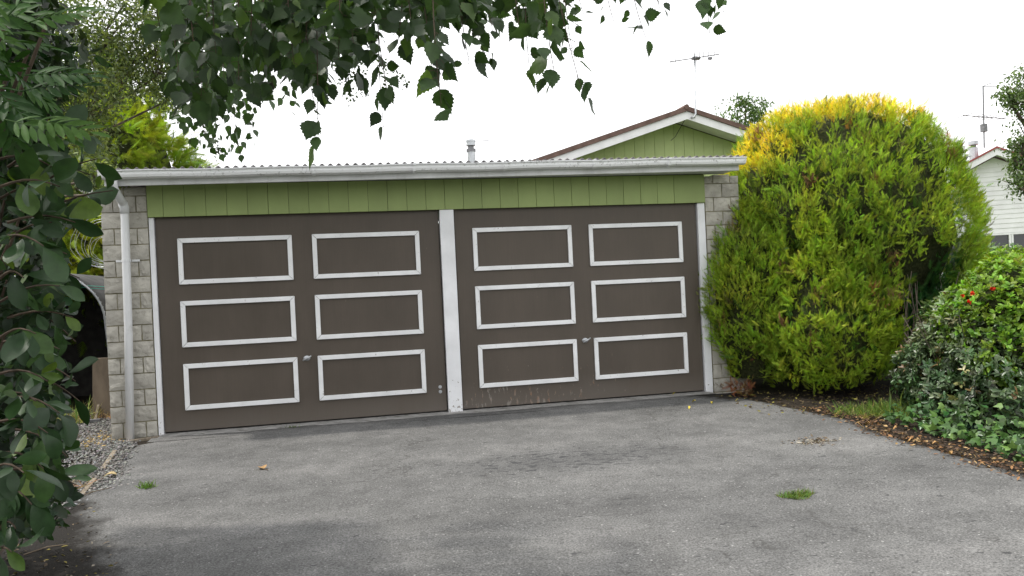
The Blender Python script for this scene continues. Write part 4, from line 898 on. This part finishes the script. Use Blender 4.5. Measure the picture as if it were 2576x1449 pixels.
tu = G(737, 1079); bigmesh('grass_tuft', *blades(50, lump(tu[0], tu[1]+.02, .06, .015), .03, (.08, .12, .03), .7), MAT['leaf'], None, None, 'tiny weed in the crack below the left garage door', 'grass')
tg = G(2185, 1050)
bigmesh('grass', *merge([blades(1100, lump(tg[0]+.28, tg[1]+.10, .42, .26), .10, (.14, .22, .04), .7, .025), blades(26, lump(tg[0]+.45, tg[1]+.0, .25, .12), .26, (.16, .26, .08), .25, .04), blades(120, lump(tg[0]+.1, tg[1], .35, .2), .10, (.30, .27, .08), 1.1, .03)]), MAT['leaf'], None, 'stuff', 'short grass between the golden conifer and the right shrub', 'grass')
# dry litter along the bed edges
def litter(n, fn, size, cols, name, label):
    q = np.array([fn() for _ in range(n)]); ci = rng.integers(0, len(cols), n); nor = rdir(n)*.5+np.array((0, 0, .8)); d = rdir(n); d[:, 2] *= .25
    tpl = SMALL; bigmesh(name, *scat(tpl[0], tpl[1], q, d, nor, size*rng.uniform(.4, 1.4, n), np.array(cols)[ci]*(1+.25*rng.normal(size=(n, 1))).clip(.4, 1.8)), MAT['straw'], None, 'stuff', label, 'leaf litter')
def redge():
    y = random.uniform(-4.6, -1.35); x = np.interp(y, RY, RX)+random.gauss(.02, .10); return gp(x, y, random.uniform(.0, .03))
DRY = [(.22, .12, .055), (.13, .075, .045), (.07, .045, .032), (.34, .23, .11), (.09, .065, .045), (.06, .042, .03)]
litter(1900, redge, .030, DRY, 'leaf_litter', 'dry brown leaf litter along the right edge of the driveway')
litter(700, lambda: gp(random.uniform(5.6, 7.6), random.uniform(-1.6, -.35), random.uniform(-.01, .015)), .035, [(.06, .045, .03), (.10, .075, .045), (.15, .12, .05), (.22, .2, .05)], 'needle_litter', 'dark needle litter on the soil under the golden conifer')
lp = G(2055, 1112); litter(260, lambda: gp(lp[0]+random.gauss(0, .11), lp[1]+random.gauss(0, .06), .008), .026, [(.16, .12, .08), (.30, .27, .22), (.09, .07, .05)], 'leaf_patch', 'small patch of debris on the driveway near the conifer')
litter(900, lambda: (lambda y_: gp(random.uniform(-.3, .46-(y_+2.6)*.36-.02), y_, random.uniform(.002, .012)))(random.uniform(-4.6, -2.3)), .026, [(.09, .07, .05), (.16, .12, .08), (.2, .18, .15), (.05, .04, .03), (.2, .17, .05)], 'leaf_litter', 'dark litter on the soil under the left shrub')
for lx, ly in [(1750, 1015), (1790, 1020), (1860, 1012), (1700, 995), (1735, 1030), (2150, 1075), (2260, 1082), (2300, 1115), (2190, 1072), (2395, 1150), (2480, 1180), (2345, 1125)]:
    q = G(lx, ly); s = random.uniform(.03, .05) if lx < 2100 else random.uniform(.045, .075); v = SMALL[0].copy()*s; v[:, 2] += .25*s*np.sin(5*v[:, 1]/s)+.012; a = random.uniform(0, 6.28); Rz = np.array(((math.cos(a), -math.sin(a), 0), (math.sin(a), math.cos(a), 0), (0, 0, 1)))
    col = (.50, .40, .06) if lx < 2100 else (.40, .24, .10); v = v@Rz.T+np.array(gp(q[0], q[1], .012))
    o = bigmesh('fallen_leaf', v, SMALL[1], np.tile(col, (len(v), 1)), MAT['straw'], None, None)
    tag(o, 'small yellow fallen leaf on the driveway near the conifer' if lx < 2100 else 'curled tan dead leaf in the litter along the right driveway edge', 'leaf', 'yellow leaves by the conifer' if lx < 2100 else 'dead leaves along the right edge')
def bigleaf(px, py, s, col, a, label, stalk=True):
    q = G(px, py); v = BIRCH[0].copy(); v[:, 2] = .28*np.abs(v[:, 0])+.10*np.sin(4*v[:, 1])+.12; v *= s; Rz = np.array(((math.cos(a), -math.sin(a), 0), (math.sin(a), math.cos(a), 0), (0, 0, 1))); v = v@Rz.T+np.array(gp(q[0], q[1], .006))
    root = thing('fallen_leaf', label, 'leaf', gp(q[0], q[1])); bigmesh('blade', v, BIRCH[1], np.tile(col, (len(v), 1)), MAT['straw'], root, None)
    if stalk:
        b = np.array((0, 0, .10*s)); e_ = np.array((.15*s, -.55*s, .05*s)); m = MB(); m.tube([Rz@b+np.array(gp(q[0], q[1], .006)), Rz@e_+np.array(gp(q[0], q[1], .006))], .0035, 5); m.build('stalk', MAT['cutwood'], root)
bigleaf(664, 1184, .085, (.40, .25, .12), .5, 'curled brown fallen leaf with stalk on the driveway before the left door')
bigleaf(294, 1200, .10, (.42, .33, .18), 1.7, 'pale tan fallen leaf on the gravel left of the driveway', False)
# gravel beside the pier
V = [(-1.6, -2.6, 0), (.05, -2.6, 0), (.12, -2.2, 0), (.26, -1.9, 0), (.18, -1.2, 0), (.10, -.4, 0), (-.15, .3, 0), (-.2, 2.6, 0), (-1.6, 2.6, 0)]
t = NT('gravel_bed'); g_ = t.noise(t.pos(), 60, 4, .7); struct(link('gravel_bed', mesh('gravel_bed', [(x, y, gz(x, y)-.004) for x, y, z in V], [tuple(range(len(V)))]), t.finish(t.ramp(g_, [(.3, (.08, .075, .068)), (.7, (.24, .235, .22))]), .95, t.bump(g_, .8, .02), .15)))
n = 15000; q = []
while len(q) < n:
    x, y = random.uniform(-1.6, .45), random.uniform(-2.7, 2.4)
    if x < np.interp(y, [-2.7, -2.1, -1.9, -1.2, -.5, -.2, .0], [.05, .25, .42, .22, .12, .0, -.2]) + random.gauss(0, .05): q.append((x, y, gz(x, y)-.002+random.uniform(0, .010)))
OCT = np.array([(1, 0, 0), (-1, 0, 0), (0, 1, 0), (0, -1, 0), (0, 0, .7), (0, 0, -.7)], float); OF = np.array([(0, 2, 4), (2, 1, 4), (1, 3, 4), (3, 0, 4), (2, 0, 5), (1, 2, 5), (3, 1, 5), (0, 3, 5)])
sh_ = rng.uniform(.006, .016, n); C = jit((.20, .196, .188), n, .35, .04)
bigmesh('gravel', *scat(OCT, OF, np.array(q), rdir(n), rdir(n)*.5+(0, 0, 1), sh_, C), MAT['stone'], None, 'stuff', 'grey gravel strip between the left shrub and the stone pier', 'gravel')
n = 260; q = np.array([gp(random.gauss(-.22, .13), random.gauss(.05, .28), .004) for _ in range(n)]); litter(1, lambda: gp(-.3, -.2), .01, DRY, 'leaf_scrap', 'single dry scrap on the gravel beside the stone pier') if False else None
litter(420, lambda: gp(random.gauss(-.30, .12), random.gauss(.10, .30), .004), .03, [(.48, .33, .10), (.42, .30, .14), (.30, .22, .10)], 'sawdust_litter', 'orange straw litter on the gravel beside the stone pier')
for (xa, ya, xb, yb, lab) in ((289, 1136, 258, 1180, 'pale buried timber edging strip nearest the stone pier'), (238, 1206, 204, 1246, 'pale buried timber edging strip nearer the left shrub')):
    a, b = G(xa, ya), G(xb, yb); dr = nrm(b-a); sd = np.array((-dr[1], dr[0], 0))*.018; up = np.array((0, 0, .012))
    m = MB(); m.hexa([a-sd-up*3, b-sd-up*3, b+sd-up*3, a+sd-up*3, a-sd+up, b-sd+up*.6, b+sd+up*.6, a+sd+up]); tag(m.build('timber_edging', MAT['timber'], None, bevel=.003), lab, 'edging')
# straw and dry stalks
tu = G(205, 1040)
bigmesh('dry_grass', *merge([blades(130, lump(-.95, 1.3, .22, .18), .22, (.38, .34, .12), .6, .02), blades(70, lump(-.62, 1.5, .2, .12), .12, (.42, .27, .12), 1.0, .025), blades(60, lump(-.95, 1.3, .25, .2), .24, (.20, .27, .08), .5, .02)]), MAT['straw'], None, None, 'clump of dry yellow grass at the foot of the leaning board', 'grass')
bigmesh('dry_grass', *blades(110, lump(-.12, -1.9, .25, .22), .14, (.36, .26, .14), 1.3, .018), MAT['straw'], None, None, 'flattened dry grass stalks on the gravel by the left shrub', 'grass')
for k, (xa, ya, xb, yb, lab) in enumerate(((170, 1265, 285, 1228, ''), (60, 1400, 175, 1372, ''), (330, 1212, 345, 1195, ''))):
    if k == 2: break
    a, b = G(xa, ya), G(xb, yb); m = MB(); m.tube([a+(0, 0, .01), (a+b)/2+(0, .01, .02), b+(0, 0, .008)], [.004, .004, .002], 5)
    tag(m.build('dry_stalk', MAT['cutwood']), ('dry stalk lying on the soil just below the gravel', 'pale dry twig lying on the dark soil at the lower left')[k], 'twig')

# ------------------------------------------------------------------ the yard seen between shrub and pier
ar = thing('garden_shelter', 'dark arched corrugated iron shelter beyond the stone pier', 'shelter', (-1.65, 2.4, 0))
cx, R_, hgt = -1.49, .68, 1.05; pr_ = [(cx-R_, -.05)]+[(cx-R_, hgt*.6)]+[(cx+R_*math.cos(t), hgt+.62*math.sin(t)) for t in np.linspace(math.pi, 0, 22)]+[(cx+R_+.03, hgt*.6), (cx+R_+.05, -.05)]
V = []; F = []; n = len(pr_); L = 40
for i in range(L+1):
    y = 2.2+2.2*i/L
    for k, (x, z) in enumerate(pr_):
        w = .010*(-1)**i; V.append((x+(x-cx)*w, y, z+w*.6))
for i in range(L): F += [(i*n+k, (i+1)*n+k, (i+1)*n+k+1, i*n+k+1) for k in range(n-1)]
link('roof', mesh('roof', V, F), MAT['shed'], ar)
box_obj('back_wall', MAT['timberdark'], ar, cx-R_, cx+R_, 4.38, 4.42, -.05, 1.62)
m = MB(); m.tube([(x, 2.195, z) for x, z in pr_], .013, 6); m.build('edge_trim', MAT['galv'], ar)
for k in range(34):
    t = math.pi*(1-k/33); m = MB(); c = np.array((cx+(R_+.004)*math.cos(t), 2.185, hgt+.624*math.sin(t))); m.tube([c, c+(0, .03, 0)], .012, 6); m.build('ridge_end', MAT['galv'], ar)
bd = MB(); bd.hexa([(-.80, 1.52, -.02), (-.58, 1.50, -.02), (-.58, 1.55, -.02), (-.80, 1.57, -.02), (-.80, 1.62, .66), (-.58, 1.60, .66), (-.58, 1.65, .66), (-.80, 1.67, .66)])
tag(bd.build('board', MAT['cutwood'], None, bevel=.004), 'short tan board standing against the shelter by the pier', 'board')
a, b = G(240, 1062)+(0, 0, .02), P(268, 925, 9.5); tl = thing('garden_tool', 'long handled garden tool leaning by the stone pier', 'garden tool', a)
m = MB(); m.tube([a, b], [.016, .014], 8); m.build('handle', MAT['timber'], tl); m = MB(); m.box(a[0]-.10, a[0]+.05, a[1]-.02, a[1]+.02, a[2]-.02, a[2]+.015); m.build('head', MAT['darkmetal'], tl, bevel=.005)
# roll of wire netting standing by the wall
wr = thing('wire_roll', 'loose roll of galvanised wire arching over the shelter beside the pier', 'wire', (-.9, 1.9, 1.6))
for k in range(8):
    u_ = (k+random.uniform(-.3, .3))/7; c_ = (262+6*u_, 606+24*u_); sc_ = 1.0-.62*u_
    pts = [P(c_[0]+(x-262)*sc_*random.uniform(.9, 1.1), c_[1]+(y-606)*sc_+random.uniform(-5, 5), 9.6+.03*k) for x, y in ((285, 528), (240, 531), (205, 548), (184, 580), (180, 615), (190, 645), (222, 668), (280, 680))]
    pts = np.array(pts); tt = np.linspace(0, 7, 29); pts = np.stack([np.interp(tt, range(8), pts[:, a]) for a in range(3)], 1); ker = np.ones(5)/5
    sm = np.stack([np.convolve(np.pad(pts[:, a], 2, 'edge'), ker, 'valid') for a in range(3)], 1)
    m = MB(); m.tube(sm, .0019, 4, False); m.build('strand', MAT['galv'], wr)
m = MB(); m.tube([P(170, 712, 9.4), P(225, 719, 9.4), P(275, 722, 9.4)], .004, 5); tag(m.build('washing_line', MAT['cord']), 'upper of two green cords strung in front of the dark shelter', 'cord')
m = MB(); m.tube([P(170, 716, 9.4), P(225, 725, 9.4), P(275, 728, 9.4)], .0035, 5); tag(m.build('washing_line', MAT['cord']), 'lower of two green cords strung in front of the dark shelter', 'cord')
# eave of a low outbuilding behind
eb = thing('outbuilding', 'white eave of a low outbuilding beyond the stone pier', 'outbuilding', (-1.9, 5, 0))
a, b = PY(285, 545, 4.6), PY(150, 440, 4.6)
m = MB(); th = np.array((0, 0, .14)); bk = np.array((-.1, 2.5, .0)); m.hexa([a, b, b+bk, a+bk, a+th, b+th, b+th+bk, a+th+bk]); m.build('eave', MAT['barge'], eb)
m = MB(); a2, b2 = a+(-.1, .35, -.0), b+(0, .35, 0)
m.hexa([(b2[0], 5.0, -.1), (a2[0]-.3, 5.0, -.1), (a2[0]-.3, 7, -.1), (b2[0], 7, -.1), (b2[0], 5.0, 1.8), (a2[0]-.3, 5.0, 1.8), (a2[0]-.3, 7, 1.8), (b2[0], 7, 1.8)]); m.build('wall', MAT['wboard'], eb)
